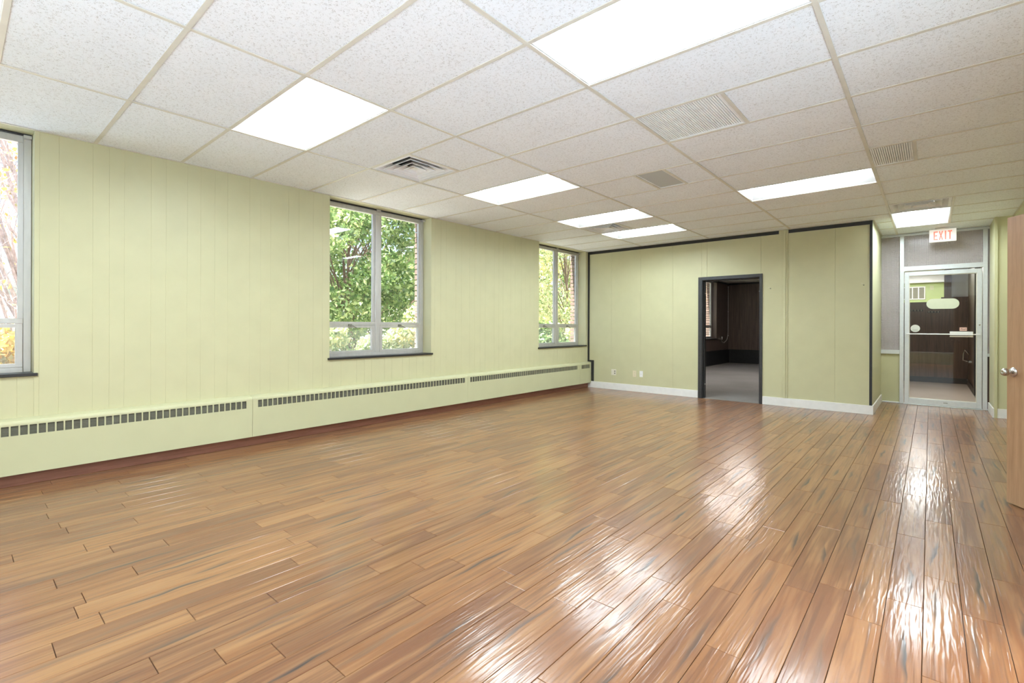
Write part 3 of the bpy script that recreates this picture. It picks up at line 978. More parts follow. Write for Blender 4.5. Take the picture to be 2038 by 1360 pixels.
# ------------------------------------------------------------------ open wooden door
DW = 0.80
e_ = Vector((0.406, 4.827, 0))
d_ = Vector((-0.537, 0.8436, 0)).normalized()
hinge = e_ - d_ * DW
dr = empty('door_1', (hinge.x, hinge.y, 0), math.atan2(d_.y, d_.x))       # local x runs from hinge to edge, local y points into the room
tag(dr, 'open tan wooden door with round nickel knob', 'door', kind='structure')
m = MB().box(0, DW, -0.040, 0, 0.008, 1.992).build('door_leaf', MT['door'], dr, 0.0015, local=True)
kx, kz = DW - 0.052, 0.918
for s, y in ((1, 0.0), (-1, -0.040)):
    MB().lathe([(0, 0.033), (0.004, 0.033), (0.008, 0.029), (0.012, 0.018), (0.014, 0.013)], (kx, y, kz), (0, s, 0), 32).build('rose', MT['nickel'], dr, local=True)
    MB().lathe([(0.012, 0.011), (0.022, 0.010), (0.028, 0.014), (0.036, 0.022), (0.046, 0.0265), (0.056, 0.0265), (0.064, 0.023), (0.069, 0.016), (0.0695, 0.008), (0.067, 0.004)],
               (kx, y, kz), (0, s, 0), 32).build('knob', MT['nickel'], dr, local=True)
bx('latch_plate', MT['nickel'], dr, DW, DW + 0.001, -0.032, -0.008, kz - 0.03, kz + 0.03, local=True)
for z in (0.25, 1.0, 1.75):
    MB().tube([(-0.005, 0.004, z - 0.045), (-0.005, 0.004, z + 0.045)], 0.006).build('hinge', MT['nickel'], dr, local=True)

# ------------------------------------------------------------------ glazed entrance
st = empty('entrance_frame', (0.05, YS, 0))
tag(st, 'silver aluminium frame with mauve patterned glass around the entrance', 'entrance frame', kind='structure')
al = MT['alu_store']
ML0, ML1, MR0, MR1 = -0.375, -0.322, 0.590, 0.640
FY0, FY1 = YS - 0.03, YS + 0.04
for nm, q in (('mullion', (ML0, ML1, FY0, FY1, 0.001, 2.69)), ('mullion', (MR0, MR1, FY0, FY1, 0.001, 2.69)),
              ('head_rail', (XE + 0.0005, 0.73, FY0 + 0.004, FY1, 2.69, H - 0.002)),
              ('transom_rail', (ML1, MR0, FY0 + 0.003, FY1, 2.128, 2.200)),
              ('sill_rail', (XE + 0.0005, ML0, FY0 + 0.003, FY1, 0.795, 0.860)), ('sill_rail', (MR1, 0.73, FY0 + 0.003, FY1, 0.797, 0.842)),
              ('base_rail', (XE + 0.016, ML0, FY0 + 0.003, FY1, 0.001, 0.022)), ('base_rail', (MR1, 0.73, FY0 + 0.003, FY1, 0.001, 0.022)),
              ('threshold', (ML1, MR0, FY0 - 0.02, FY1, 0.0005, 0.010))):
    bx(nm, al, st, *q, bevel=0.0025)
bx('lower_panel', MT['green'], st, XE + 0.0005, ML0, YS, YS + 0.02, 0.022, 0.795)
bx('lower_panel', MT['darkpanel_red'], st, MR1, 0.73, YS, YS + 0.02, 0.022, 0.797)
for z in (0.70, 0.34):
    MB().lathe([(0, 0.006), (0.002, 0.006), (0.004, 0.002)], (0.713, YS, z), (0, -1, 0), 10).build('brass_tack', MT['plastic_beige'], st)
def patterned(x0, x1, z0, z1, cell, amp, name='patterned_pane', ripple=False):
    nx, nz = max(2, round((x1 - x0) / cell)), max(2, round((z1 - z0) / cell))
    V, Fc = [], []
    for j in range(nz + 1):
        for i in range(nx + 1):
            jx = jz = 0
            y = YS + 0.006
            if ripple:
                y += random.uniform(-amp, amp)
                if 0 < i < nx: jx = random.uniform(-.35, .35) * cell
                if 0 < j < nz: jz = random.uniform(-.35, .35) * cell
            V.append((x0 + (x1 - x0) * i / nx + jx, y, z0 + (z1 - z0) * j / nz + jz))
    if ripple:
        for j in range(nz):
            for i in range(nx):
                k = j * (nx + 1) + i
                Fc.append((k, k + 1, k + nx + 2, k + nx + 1))
    else:
        for j in range(nz):
            for i in range(nx):
                k = j * (nx + 1) + i
                ids = (k, k + 1, k + nx + 2, k + nx + 1)
                cx = sum(V[q][0] for q in ids) / 4
                cz = sum(V[q][2] for q in ids) / 4
                b = len(V)
                for q in ids:
                    V.append((cx + (V[q][0] - cx) * 0.5, YS + 0.006 - amp, cz + (V[q][2] - cz) * 0.5))
                Fc.append((b, b + 1, b + 2, b + 3))
                for q in range(4):
                    Fc.append((ids[q], ids[(q + 1) % 4], b + (q + 1) % 4, b + q))
    mb = MB()
    mb.v, mb.f = V, Fc
    mb.box(x0, x1, YS + 0.008, YS + 0.012, z0, z1)
    o = mb.build(name, MT['textured'], st, smooth=False)
    if ripple:
        o.data.shade_smooth()
    return o
patterned(XE + 0.0005, ML0, 0.860, 2.69, 0.0212, 0.0075)
patterned(ML1, MR0, 2.200, 2.69, 0.0212, 0.0075)
patterned(MR1, 0.73, 0.842, 2.69, 0.010, 0.0035, ripple=True)

# glass door leaf
gd = empty('door_2', (0.134, YS, 0))
tag(gd, 'silver framed glass entrance door with push bar', 'door', kind='structure')
gx0, gx1 = -0.314, 0.583
for nm, q in (('stile', (gx0, gx0 + 0.056, YS - 0.022, YS + 0.022, 0.014, 2.112)), ('stile', (gx1 - 0.056, gx1, YS - 0.022, YS + 0.022, 0.014, 2.112)),
              ('top_rail', (gx0 + 0.056, gx1 - 0.056, YS - 0.022, YS + 0.022, 2.046, 2.112)), ('bottom_rail', (gx0 + 0.056, gx1 - 0.056, YS - 0.022, YS + 0.022, 0.014, 0.104))):
    bx(nm, al, gd, *q, bevel=0.003)
bx('pane', MT['glass'], gd, gx0 + 0.056, gx1 - 0.056, YS - 0.003, YS + 0.003, 0.104, 2.046)
bd = MB()
for q in ((gx0 + 0.056, gx0 + 0.064, 0.104, 2.046), (gx1 - 0.066, gx1 - 0.056, 0.104, 2.046), (gx0 + 0.064, gx1 - 0.066, 0.104, 0.113), (gx0 + 0.064, gx1 - 0.066, 2.038, 2.046)):
    bd.box(q[0], q[1], YS - 0.010, YS - 0.0035, q[2], q[3])
bd.build('glazing_bead', MT['plastic_cream'], gd)
pb = MB().tube([(gx0 + 0.02, YS - 0.05, 1.123), (gx1 - 0.02, YS - 0.05, 1.123)], 0.009, 12).build('push_bar', MT['plastic_white'], gd)
for x in (gx0 + 0.022, gx1 - 0.022):
    MB().tube([(x, YS - 0.022, 1.123), (x, YS - 0.058, 1.123)], 0.011, 12).build('bracket', al, gd)
bx('push_plate', MT['plastic_white'], gd, 0.225, 0.484, YS - 0.075, YS - 0.040, 1.108, 1.166, bevel=0.004)
bx('push_plate_lip', MT['plastic_cream'], gd, 0.225, 0.484, YS - 0.062, YS - 0.040, 1.082, 1.100, bevel=0.003)
def disc(cx, cz, rx, rz, y, n=40):
    return [(cx + rx * math.cos(2 * math.pi * i / n), cz + rz * math.sin(2 * math.pi * i / n)) for i in range(n)]
ov = MB().prism(disc(-0.181, 1.211, 0.058, 0.058, 0), YS - 0.0045, YS - 0.0032, 'y').build('round_decal', MT['decal_white'], gd)
for k in range(5):
    bx('print_line', MT['slot'], ov, -0.181 - (0.03, 0.036, 0.04, 0.034, 0.02)[k], -0.181 + (0.03, 0.036, 0.04, 0.034, 0.02)[k], YS - 0.0050, YS - 0.0046, 1.193 - k * 0.006, 1.1945 - k * 0.006)
pr = 0.079
pill = [(-0.047 + pr + pr * math.cos(t), 1.595 + pr * math.sin(t)) for t in [math.pi / 2 + math.pi * i / 16 for i in range(17)]] + \
       [(0.334 - pr + pr * math.cos(t), 1.595 + pr * math.sin(t)) for t in [-math.pi / 2 + math.pi * i / 16 for i in range(17)]]
MB().prism(pill, YS - 0.0045, YS - 0.0032, 'y').build('pill_decal', MT['decal_green'], gd)
lb = bx('push_label', MT['decal_pink'], gd, 0.337, 0.418, YS - 0.0045, YS - 0.0032, 1.177, 1.229, bevel=0.0)
def text_obj(txt, size, loc, mat, parent, depth=0.0006, name='lettering', shear=0.0):
    cu = bpy.data.curves.new(name, 'FONT')
    cu.body, cu.size, cu.extrude, cu.align_x, cu.align_y = txt, size, depth, 'CENTER', 'CENTER'
    cu.shear = shear
    tmp = bpy.data.objects.new(name, cu)
    COL.objects.link(tmp)
    dg = bpy.context.evaluated_depsgraph_get()
    me = bpy.data.meshes.new_from_object(tmp.evaluated_get(dg))
    bpy.data.objects.remove(tmp)
    o = link(name, me, mat, parent)
    o.rotation_euler = (math.radians(90), 0, 0)
    o.location = Vector(loc) - wloc(parent)
    return o
text_obj('Push', 0.034, (0.3775, YS - 0.0052, 1.202), MT['ink'], lb, shear=0.3)
MB().lathe([(0, 0.011), (0.004, 0.011), (0.006, 0.006)], (0.557, YS - 0.022, 1.268), (0, -1, 0), 16).build('lock_cylinder', MT['nickel'], gd)
bx('kick_stop', MT['slot'], gd, 0.155, 0.205, YS - 0.026, YS - 0.0225, 0.058, 0.066)

# EXIT sign
sg = empty('exit_sign', (0.138, 9.735, 2.52))
tag(sg, 'white hanging sign with red EXIT lettering', 'exit sign')
bx('canopy', MT['plastic_white'], sg, 0.05, 0.22, 9.705, 9.765, 2.700, H - 0.0015, bevel=0.004)
bx('sign_body', MT['sign'], sg, -0.016, 0.290, 9.715, 9.755, 2.516, 2.706, bevel=0.004)
def letter(polys, x):
    m = MB()
    for p in polys:
        m.prism([(x + a * 0.048, 2.545 + b * 0.130) for a, b in p], 9.7115, 9.7148, 'y')
    m.build('letter', MT['signred'], sg)
R = lambda a, b, c, d: [(a, c), (b, c), (b, d), (a, d)]
letter([R(0, .30, 0, 1), R(.30, 1, 0, .13), R(.30, .85, .435, .565), R(.30, 1, .87, 1)], 0.034)
letter([[(0, 0), (.30, 0), (.5, .36), (.70, 0), (1, 0), (.66, .5), (1, 1), (.70, 1), (.5, .64), (.30, 1), (0, 1), (.34, .5)]], 0.093)
letter([R(.34, .66, 0, 1)], 0.145)
letter([R(.35, .65, 0, .86), R(0, 1, .86, 1)], 0.194)

# ------------------------------------------------------------------ ceiling fixtures
def troffer(x0, x1, y0, y1, label, along='x'):
    t = empty('ceiling_light', ((x0 + x1) / 2, (y0 + y1) / 2, H))
    tag(t, label, 'ceiling light', 'recessed ceiling troffers')
    g = TW + 0.001
    x0, x1, y0, y1 = x0 + g, x1 - g, y0 + g, y1 - g
    D = 0.085
    if along == 'x':
        ix0, ix1, iy0, iy1 = x0 + 0.05, x1 - 0.05, y0 + 0.095, y1 - 0.130
    else:
        ix0, ix1, iy0, iy1 = x0 + 0.10, x1 - 0.10, y0 + 0.05, y1 - 0.05
    zl, zh = H + 0.004, H + D
    rim = MB()
    for a, b, c, d in ((x0 - 0.010, x1 + 0.010, y0 - 0.010, y0 + 0.006), (x0 - 0.010, x1 + 0.010, y1 - 0.006, y1 + 0.010), (x0 - 0.010, x0 + 0.006, y0 + 0.006, y1 - 0.006), (x1 - 0.006, x1 + 0.010, y0 + 0.006, y1 - 0.006)):
        rim.box(a, b, c, d, H + 0.0045, H + 0.008)
    rim.build('rim', MT['reflector'], t)
    A, B = [(x0, y0, zl), (x1, y0, zl), (x1, y1, zl), (x0, y1, zl)], [(ix0, iy0, zh), (ix1, iy0, zh), (ix1, iy1, zh), (ix0, iy1, zh)]
    for q in range(4):
        n = (q + 1) % 4
        MB().quad(A[q], A[n], B[n], B[q]).build('reflector', MT['reflector'], t)
    bx('lens', MT['lens'], t, ix0, ix1, iy0, iy1, zh - 0.004, zh + 0.012, bevel=0.0)
    bx('housing', MT['white'], t, x0, x1, y0, y1, zh + 0.020, zh + 0.030)
TL = {(0, -1): 'bright troffer cut off at the top left picture corner', (0, 2): 'square-looking bright troffer between the left windows, nearest the green wall',
      (0, 6): 'bright troffer beyond the square air diffuser, above the middle window', (0, 9): 'bright troffer in front of the far flat diffuser',
      (0, 11): 'bright troffer behind the far flat diffuser, nearest the end wall', (2, 3): 'largest bright troffer at the top centre of the picture',
      (2, 9): 'long bright troffer left of the small right-hand grille', (2, -2): 'bright troffer overhead behind the camera'}
for c, k in TROFFERS:
    troffer(xc(c), xc(c + 1), yk(k), yk(k + 1), TL[(c, k)])
troffer(xc(3), xc(3.5), yk(13), yk(15), 'bright troffer in front of the exit sign, by the glass door', 'y')

def diffuser(x0, x1, y0, y1, label):
    t = empty('air_diffuser', ((x0 + x1) / 2, (y0 + y1) / 2, H))
    tag(t, label, 'air vent', 'square ceiling air diffusers')
    g = TW + 0.001
    x0, x1, y0, y1 = x0 + g, x1 - g, y0 + g, y1 - g
    cx, cy, r = (x0 + x1) / 2, (y0 + y1) / 2, (x1 - x0) / 2
    ry = (y1 - y0) / 2
    fr = MB()
    for a, b, c, d in ((x0, x1, y0, y0 + 0.03), (x0, x1, y1 - 0.03, y1), (x0, x0 + 0.03, y0 + 0.03, y1 - 0.03), (x1 - 0.03, x1, y0 + 0.03, y1 - 0.03)):
        fr.box(a, b, c, d, H + 0.0045, H + 0.009)
    fr.build('frame', MT['white'], t)
    def cone(rb, rt, zb, zt, name):
        m = MB()
        P = [(cx - rb, cy - rb, zb), (cx + rb, cy - rb, zb), (cx + rb, cy + rb, zb), (cx - rb, cy + rb, zb)]
        Q = [(cx - rt, cy - rt, zt), (cx + rt, cy - rt, zt), (cx + rt, cy + rt, zt), (cx - rt, cy + rt, zt)]
        for q in range(4):
            n = (q + 1) % 4
            m.quad(P[q], P[n], Q[n], Q[q])
        # a turned lip along the lower edge
        for q in range(4):
            n = (q + 1) % 4
            m.quad(P[q], P[n], (P[n][0], P[n][1], zb - 0.006), (P[q][0], P[q][1], zb - 0.006))
        m.build(name, MT['white'], t)
    cone(r - 0.03, r - 0.10, H + 0.006, H + 0.075, 'outer_cone')
    cone(r - 0.085, r - 0.155, H + 0.004, H + 0.058, 'louvre_cone')
    cone(r - 0.150, r - 0.215, H + 0.002, H + 0.052, 'louvre_cone')
    cone(r - 0.210, r - 0.262, H + 0.000, H + 0.045, 'louvre_cone')
    bx('centre_plate', MT['white'], t, cx - 0.030, cx + 0.030, cy - 0.030, cy + 0.030, H + 0.010, H + 0.014)
    bx('plenum', MT['dark'], t, x0, x1, y0, y1, H + 0.115, H + 0.125)
diffuser(xc(0), xc(.5), yk(4), yk(5), 'square four-way air diffuser with dark gaps near the middle window')
diffuser(xc(0), xc(.5), yk(10), yk(11), 'square air diffuser between the two farthest troffers')
diffuser(xc(3), xc(3.5), yk(12), yk(13), 'square air diffuser in front of the entrance troffer')

def grille(x0, x1, y0, y1, label, blades):
    t = empty('return_grille', ((x0 + x1) / 2, (y0 + y1) / 2, H))
    tag(t, label, 'air vent', 'flat ceiling return grilles')
    g = TW + 0.001
    x0, x1, y0, y1 = x0 + g, x1 - g, y0 + g, y1 - g
    fr = MB()
    fw = 0.012
    for a, b, c, d in ((x0, x1, y0, y0 + fw), (x0, x1, y1 - fw, y1), (x0, x0 + fw, y0 + fw, y1 - fw), (x1 - fw, x1, y0 + fw, y1 - fw)):
        fr.box(a, b, c, d, H + 0.0045, H + 0.012)
    fr.build('frame', MT['grey_blade'] if blades else MT['white'], t)
    bx('plenum', MT['plenum'], t, x0, x1, y0, y1, H + 0.030, H + 0.036)
    m = MB()
    if blades:
        n = round((x1 - x0) / 0.0165)
        for i in range(n):
            x = x0 + fw + (i + 0.5) * (x1 - x0 - 2 * fw) / n
            m.box(x - 0.0055, x + 0.0055, y0 + fw, y1 - fw, H + 0.007, H + 0.014)
        tag(m.build('blades', MT['grey_blade'], t), kind='stuff')
    else:
        m.box(x0 + fw, x1 - fw, y0 + fw, y1 - fw, H + 0.008, H + 0.011).build('perforated_plate', MT['mesh_grey'], t)
grille(xc(2), xc(2.5), yk(5), yk(6), 'large ribbed return grille beside the largest troffer', True)
grille(xc(1.5), xc(1.75), yk(7), yk(8), 'small plain grey grille in the middle of the ceiling', False)
grille(xc(3), xc(3.25), yk(8), yk(9), 'small ribbed return grille at the right of the ceiling', True)

# ------------------------------------------------------------------ dark office behind the black doorway
XL2 = -5.268
w2 = MB()
edges = [YB + TH] + [e for ab in WIN2 for e in ab] + [Y2]
for i in range(0, len(edges), 2):
    w2.box(XF - 0.05, XL2, edges[i], edges[i + 1], 0, H + 0.25)
for a, b in WIN2:
    w2.box(XF - 0.05, XL2, a, b, 0, SILL)
    w2.box(XF - 0.05, XL2, a, b, H + 0.002, H + 0.25)
struct(w2.build('wall_office_left', MT['darkpanel']), 'dark wood panelled window wall of the room behind the doorway', 'wall')
w3 = MB().box(XF, -1.0, Y2, Y2 + 0.12, 0, H + 0.25).build('wall_office_back', MT['darkpanel'])
struct(w3, 'dark wood panelled far wall seen through the black doorway', 'wall')
for i in range(11):
    x0 = XL2 + 0.03 + i * 0.405
    bx('wall_board', MT['darkpanel'], w3, x0 + 0.003, x0 + 0.402, Y2 - 0.006, Y2, 0.46, H - 0.02)
struct(MB().box(-0.95, -0.85, YB + TH, Y2 + 0.12, 0, H + 0.25).box(XE - TH - 0.2, XE - 0.15, YB + 0.01, YB + TH + 0.02, 0.0, 0.001).build('wall_office_right', MT['darkpanel']), 'dark panelled right wall of the room behind the doorway', 'wall')
struct(MB().box(XL2 - 0.1, -0.85, YB + 0.02, Y2, -0.05, -0.001).build('floor_office', MT['carpet']), 'grey carpet in the dark room behind the doorway', 'floor')
struct(MB().box(XL2 - 0.1, -0.85, YB + TH, Y2, H, H + 0.02).build('ceiling_office', MT['tee']), 'plain ceiling of the dark room behind the doorway', 'ceiling')
struct(MB().box(XL2, -0.95, Y2 - 0.03, Y2 - 0.0065, 0, 0.457).build('trim_5', MT['black'], None, 0.003), 'black lower band along the far wall of the dark room', 'trim')
struct(MB().box(XL2 + 0.0005, XL2 + 0.03, YB + TH + 0.02, Y2 - 0.031, 0, 0.457).build('trim_6', MT['black'], None, 0.003), 'black lower band along the window wall of the dark room', 'trim')
struct(MB().box(XL2 + 0.0005, -0.95, Y2 - 0.02, Y2 - 0.0065, H - 0.06, H - 0.001).box(XL2 + 0.0005, XL2 + 0.016, YB + TH + 0.02, Y2 - 0.021, H - 0.06, H - 0.001).build('trim_7', MT['black']), 'black moulding under the ceiling of the dark room', 'trim')
cb = MB().tube([(XL2 + 0.012, Y2 - 0.06, 2.62), (XL2 + 0.012, Y2 - 0.06, 1.75), (XL2 + 0.012, Y2 - 0.08, 0.95), (XL2 + 0.012, Y2 - 0.20, 0.78), (XL2 + 0.012, 17.0, 0.69), (XL2 + 0.012, 16.82, 0.72), (XL2 + 0.012, 16.72, 0.80)], 0.006).build('wall_cable', MT['plastic_white'])
tag(cb, 'thin grey cable hanging in the corner of the dark room', 'cable')
for z in (2.60, 1.75, 0.93):
    o = MB().box(XL2 + 0.0005, XL2 + 0.022, Y2 - 0.075, Y2 - 0.045, z - 0.012, z + 0.012)
    o.build('cable_clip', MT['plastic_white'], cb)
ob = empty('junction_box', (XL2, 16.68, 0.81))
tag(ob, 'small metal junction box under the far window sill of the dark room', 'junction box')
bx('box_body', MT['nickel'], ob, XL2 + 0.0005, XL2 + 0.05, 16.63, 16.73, 0.80, 0.91, bevel=0.004)
bx('box_lid', MT['plastic_white'], ob, XL2 + 0.05, XL2 + 0.056, 16.635, 16.725, 0.81, 0.90, bevel=0.002)

def panel_light(x, y, label, sx=0.3, sy=0.6, lens='lens', name='hall_fill_light', group='added hall fill lights'):
    t = empty(name, (x, y, H))
    tag(t, label, 'ceiling light', group)
    bx('frame', MT['white'], t, x - sx - 0.02, x + sx + 0.02, y - sy - 0.02, y + sy + 0.02, H - 0.02, H - 0.0005)
    bx('lens', MT[lens], t, x - sx, x + sx, y - sy, y + sy, H - 0.026, H - 0.0205)
panel_light(-3.45, 11.0, 'nearer ceiling light of the dark room', 0.55, 0.25, 'lens_office', 'office_light', 'dark room ceiling lights')
panel_light(-3.45, 13.4, 'farther ceiling light of the dark room', 0.55, 0.25, 'lens_office', 'office_light', 'dark room ceiling lights')

# ------------------------------------------------------------------ hall beyond the glass door
YH = 14.37
struct(MB().box(-0.849, 0.9, YS + 0.041, 18.2, -0.05, -0.001).build('floor_hall', MT['hallfloor']), 'beige carpet of the hall beyond the glass door', 'floor')
hw = MB().box(-0.839, 0.62, YH, YH + 0.10, 0, 1.80).build('wall_hall_back', MT['darkpanel_red'])
struct(hw, 'dark brown half-height partition beyond the glass door', 'wall')
for i in range(7):
    x0 = -0.838 + i * 0.205
    bx('wall_board', MT['darkpanel_red'], hw, x0 + 0.002, x0 + 0.203, YH - 0.006, YH, 0.13, 1.80)
bx('partition_cap', MT['darkpanel_red'], hw, 0.18, 0.62, YH - 0.02, YH + 0.12, 1.80, 1.90)
struct(MB().box(-0.839, 0.60, YH - 0.02, YH - 0.0065, 0, 0.12).build('baseboard_hall', MT['black']), 'black baseboard of the hall partition', 'baseboard')
hr = MB().box(0.62, 0.74, YS + 0.041, 18.2, 0, H + 0.25).build('wall_hall_right', MT['darkpanel'])
struct(hr, 'dark panelled right wall of the hall beyond the glass door', 'wall')
struct(MB().box(0.60, 0.6195, YS + 0.05, YH - 0.021, 0, 0.11).build('baseboard_hall_right', MT['black']), 'black baseboard along the right wall of the hall', 'baseboard')
struct(MB().box(0.55, 0.6195, 11.0, 11.2, 0.111, H).build('trim_8', MT['black']), 'dark upright post on the right wall of the hall', 'trim')
struct(MB().box(0.23, 0.35, YH + 0.01, YH + 0.09, 1.901, H).build('trim_9', MT['darkpanel_red']), 'brown post above the hall partition', 'trim')
fg = bx('window_7', MT['frosted'], None, 0.351, 0.619, YH + 0.04, YH + 0.05, 1.901, H - 0.001)
struct(fg, 'blue-grey frosted pane above the hall partition', 'window')
struct(MB().box(-0.849, 0.62, 17.6, 17.7, 0, H + 0.25).build('wall_hall_far', MT['green_hall']), 'green wall far beyond the hall partition', 'wall')
struct(MB().box(-0.849, -0.84, YS + 0.10, 17.6, 0, H + 0.25).build('wall_hall_left', MT['green']), 'green left wall of the hall beyond the glass door', 'wall')
struct(MB().box(-0.85, 0.74, YS + 0.041, 18.2, H, H + 0.02).build('ceiling_hall', MT['white']), 'white hall ceiling beyond the glass door', 'ceiling')
struct(MB().box(-0.84, 0.62, 17.40, 17.5995, 2.46, 2.58).box(-0.84, 0.62, 17.46, 17.5995, 2.58, H - 0.001).build('trim_10', MT['white']), 'white stepped beam along the far green hall wall', 'trim')
iw = empty('window_8', (-0.38, 17.6, 2.0))
tag(iw, 'white framed inner window in the far green hall wall', 'window', kind='structure')
for x in (-0.64, -0.51, -0.38, -0.25, -0.12):
    bx('frame_post', MT['white'], iw, x - 0.012, x + 0.012, 17.56, 17.599, 2.035, 2.34)
for z in (2.02, 2.35):
    bx('frame_rail', MT['white'], iw, -0.655, -0.105, 17.56, 17.599, z - 0.013, z + 0.013)
for x in (-0.64, -0.51, -0.38, -0.25):
    bx('pane', MT['slot'], iw, x + 0.013, x + 0.117, 17.585, 17.59, 2.035, 2.335)
gv = MB()
for q in range(6):
    gv.box(-0.012, 0.068, 17.588, 17.5995, 2.268 + q * 0.019, 2.280 + q * 0.019)
gv = gv.build('wall_vent', MT['green_metal'])
tag(gv, 'small green louvred vent on the far green hall wall', 'air vent')
def rack(x0, x1, z, label):
    t = empty('coat_rack', ((x0 + x1) / 2, YH, z))
    tag(t, label, 'coat rack', 'coat racks on the hall partition')
    bx('rail', MT['black'], t, x0, x1, YH - 0.020, YH - 0.0065, z - 0.018, z + 0.018, bevel=0.003)
    n = 4
    for i in range(n):
        x = x0 + (i + 0.5) * (x1 - x0) / n
        MB().tube([(x, YH - 0.02, z), (x, YH - 0.055, z - 0.01), (x, YH - 0.06, z + 0.02)], 0.006).build('hook', MT['nickel'], t)
rack(-0.344, -0.126, 1.612, 'left black coat rack on the dark hall partition')
rack(-0.049, 0.16, 1.575, 'right black coat rack on the dark hall partition')
ph = MB().tube([(0.58, 13.2, 0.70), (0.52, 13.2, 0.78), (0.50, 13.2, 0.70), (0.50, 13.2, 0.58), (0.56, 13.2, 0.55)], 0.012).build('pipe_stub', MT['nickel'], None)
tag(ph, 'small bent metal pipe on the right hall wall', 'pipe')
bx('flange', MT['nickel'], ph, 0.575, 0.6195, 13.16, 13.24, 0.53, 0.57)
# unseen lamps added to brighten the hall
panel_light(-0.3, 15.9, 'added fill light above the space behind the partition', 0.25, 0.5, 'lens_hall_fill')
panel_light(-0.1, 11.6, 'added fill light just beyond the glass door', 0.2, 0.3, 'lens_hall_fill')

# ------------------------------------------------------------------ outside: ground, trees, shrubs
gv_, gf_ = [], []
NX, NY = 30, 34
for j in range(NY + 1):
    for i in range(NX + 1):
        x = XO1 - 0.01 - i * 1.5
        y = -1.6 + j * 1.1
        t = i / NX
        z = -1.9 + 6.0 * max(0, t - 0.10) ** 1.1 + 0.15 * math.sin(x * 1.1 + y) * min(1, i / 3)
        gv_.append((x, y, z)); 
for j in range(NY):
    for i in range(NX):
        k = j * (NX + 1) + i
        gf_.append((k, k + 1, k + NX + 2, k + NX + 1))
gm = MB(); gm.v, gm.f = gv_, gf_
gr = gm.build('ground', MT['ground'], smooth=True)
struct(gr, 'leaf littered slope outside the windows', 'ground')
def ground_z(x, y):
    i = (XO1 - 0.01 - x) / 1.5
    return -1.9 + 6.0 * max(0, i / NX - 0.10) ** 1.1

def leaves(name, mat, parent, centres, radii, n, size, flat=0.75):
    """n folded four-point leaves scattered over the shells of clumps"""
    centres, radii = np.array(centres), np.array(radii)
    pick = rng.choice(len(centres), n, p=radii ** 2 / (radii ** 2).sum())
    d = rng.normal(size=(n, 3)); d /= np.linalg.norm(d, axis=1)[:, None]
    rr = radii[pick] * rng.uniform(0.45, 1.0, n) ** 0.6
    P = centres[pick] + d * rr[:, None] * np.array([1, 1, flat])
    a = rng.normal(size=(n, 3)); a /= np.linalg.norm(a, axis=1)[:, None]
    b = np.cross(a, rng.normal(size=(n, 3))); b /= np.linalg.norm(b, axis=1)[:, None]
    c = np.cross(a, b)
    s = size * rng.uniform(0.6, 1.3, n)[:, None]
    V = np.empty((n, 4, 3))
    V[:, 0] = P - a * s
    V[:, 1] = P + b * s * 0.52 + c * s * 0.14
    V[:, 2] = P + a * s
    V[:, 3] = P - b * s * 0.52 + c * s * 0.14
    V = V.reshape(-1, 3)
    org = np.array(wloc(parent))
    V = V - org
    me = bpy.data.meshes.new(name)
    me.vertices.add(4 * n)
    me.vertices.foreach_set('co', V.ravel())
    idx = np.arange(4 * n).reshape(n, 4)
    tri = np.concatenate([idx[:, [0, 1, 2]], idx[:, [0, 2, 3]]], 1).reshape(-1)
    me.loops.add(6 * n)
    me.loops.foreach_set('vertex_index', tri)
    me.polygons.add(2 * n)
    me.polygons.foreach_set('loop_start', np.arange(0, 6 * n, 3))
    me.update(calc_edges=True)
    tint = np.repeat(np.clip(rng.beta(1.6, 1.8, n) + rng.normal(0, 0.12, len(centres))[pick], 0, 1), 4)
    me.attributes.new('tint', 'FLOAT', 'POINT').data.foreach_set('value', tint)
    o = link(name, me, mat, parent)
    tag(o, kind='stuff')
    return o

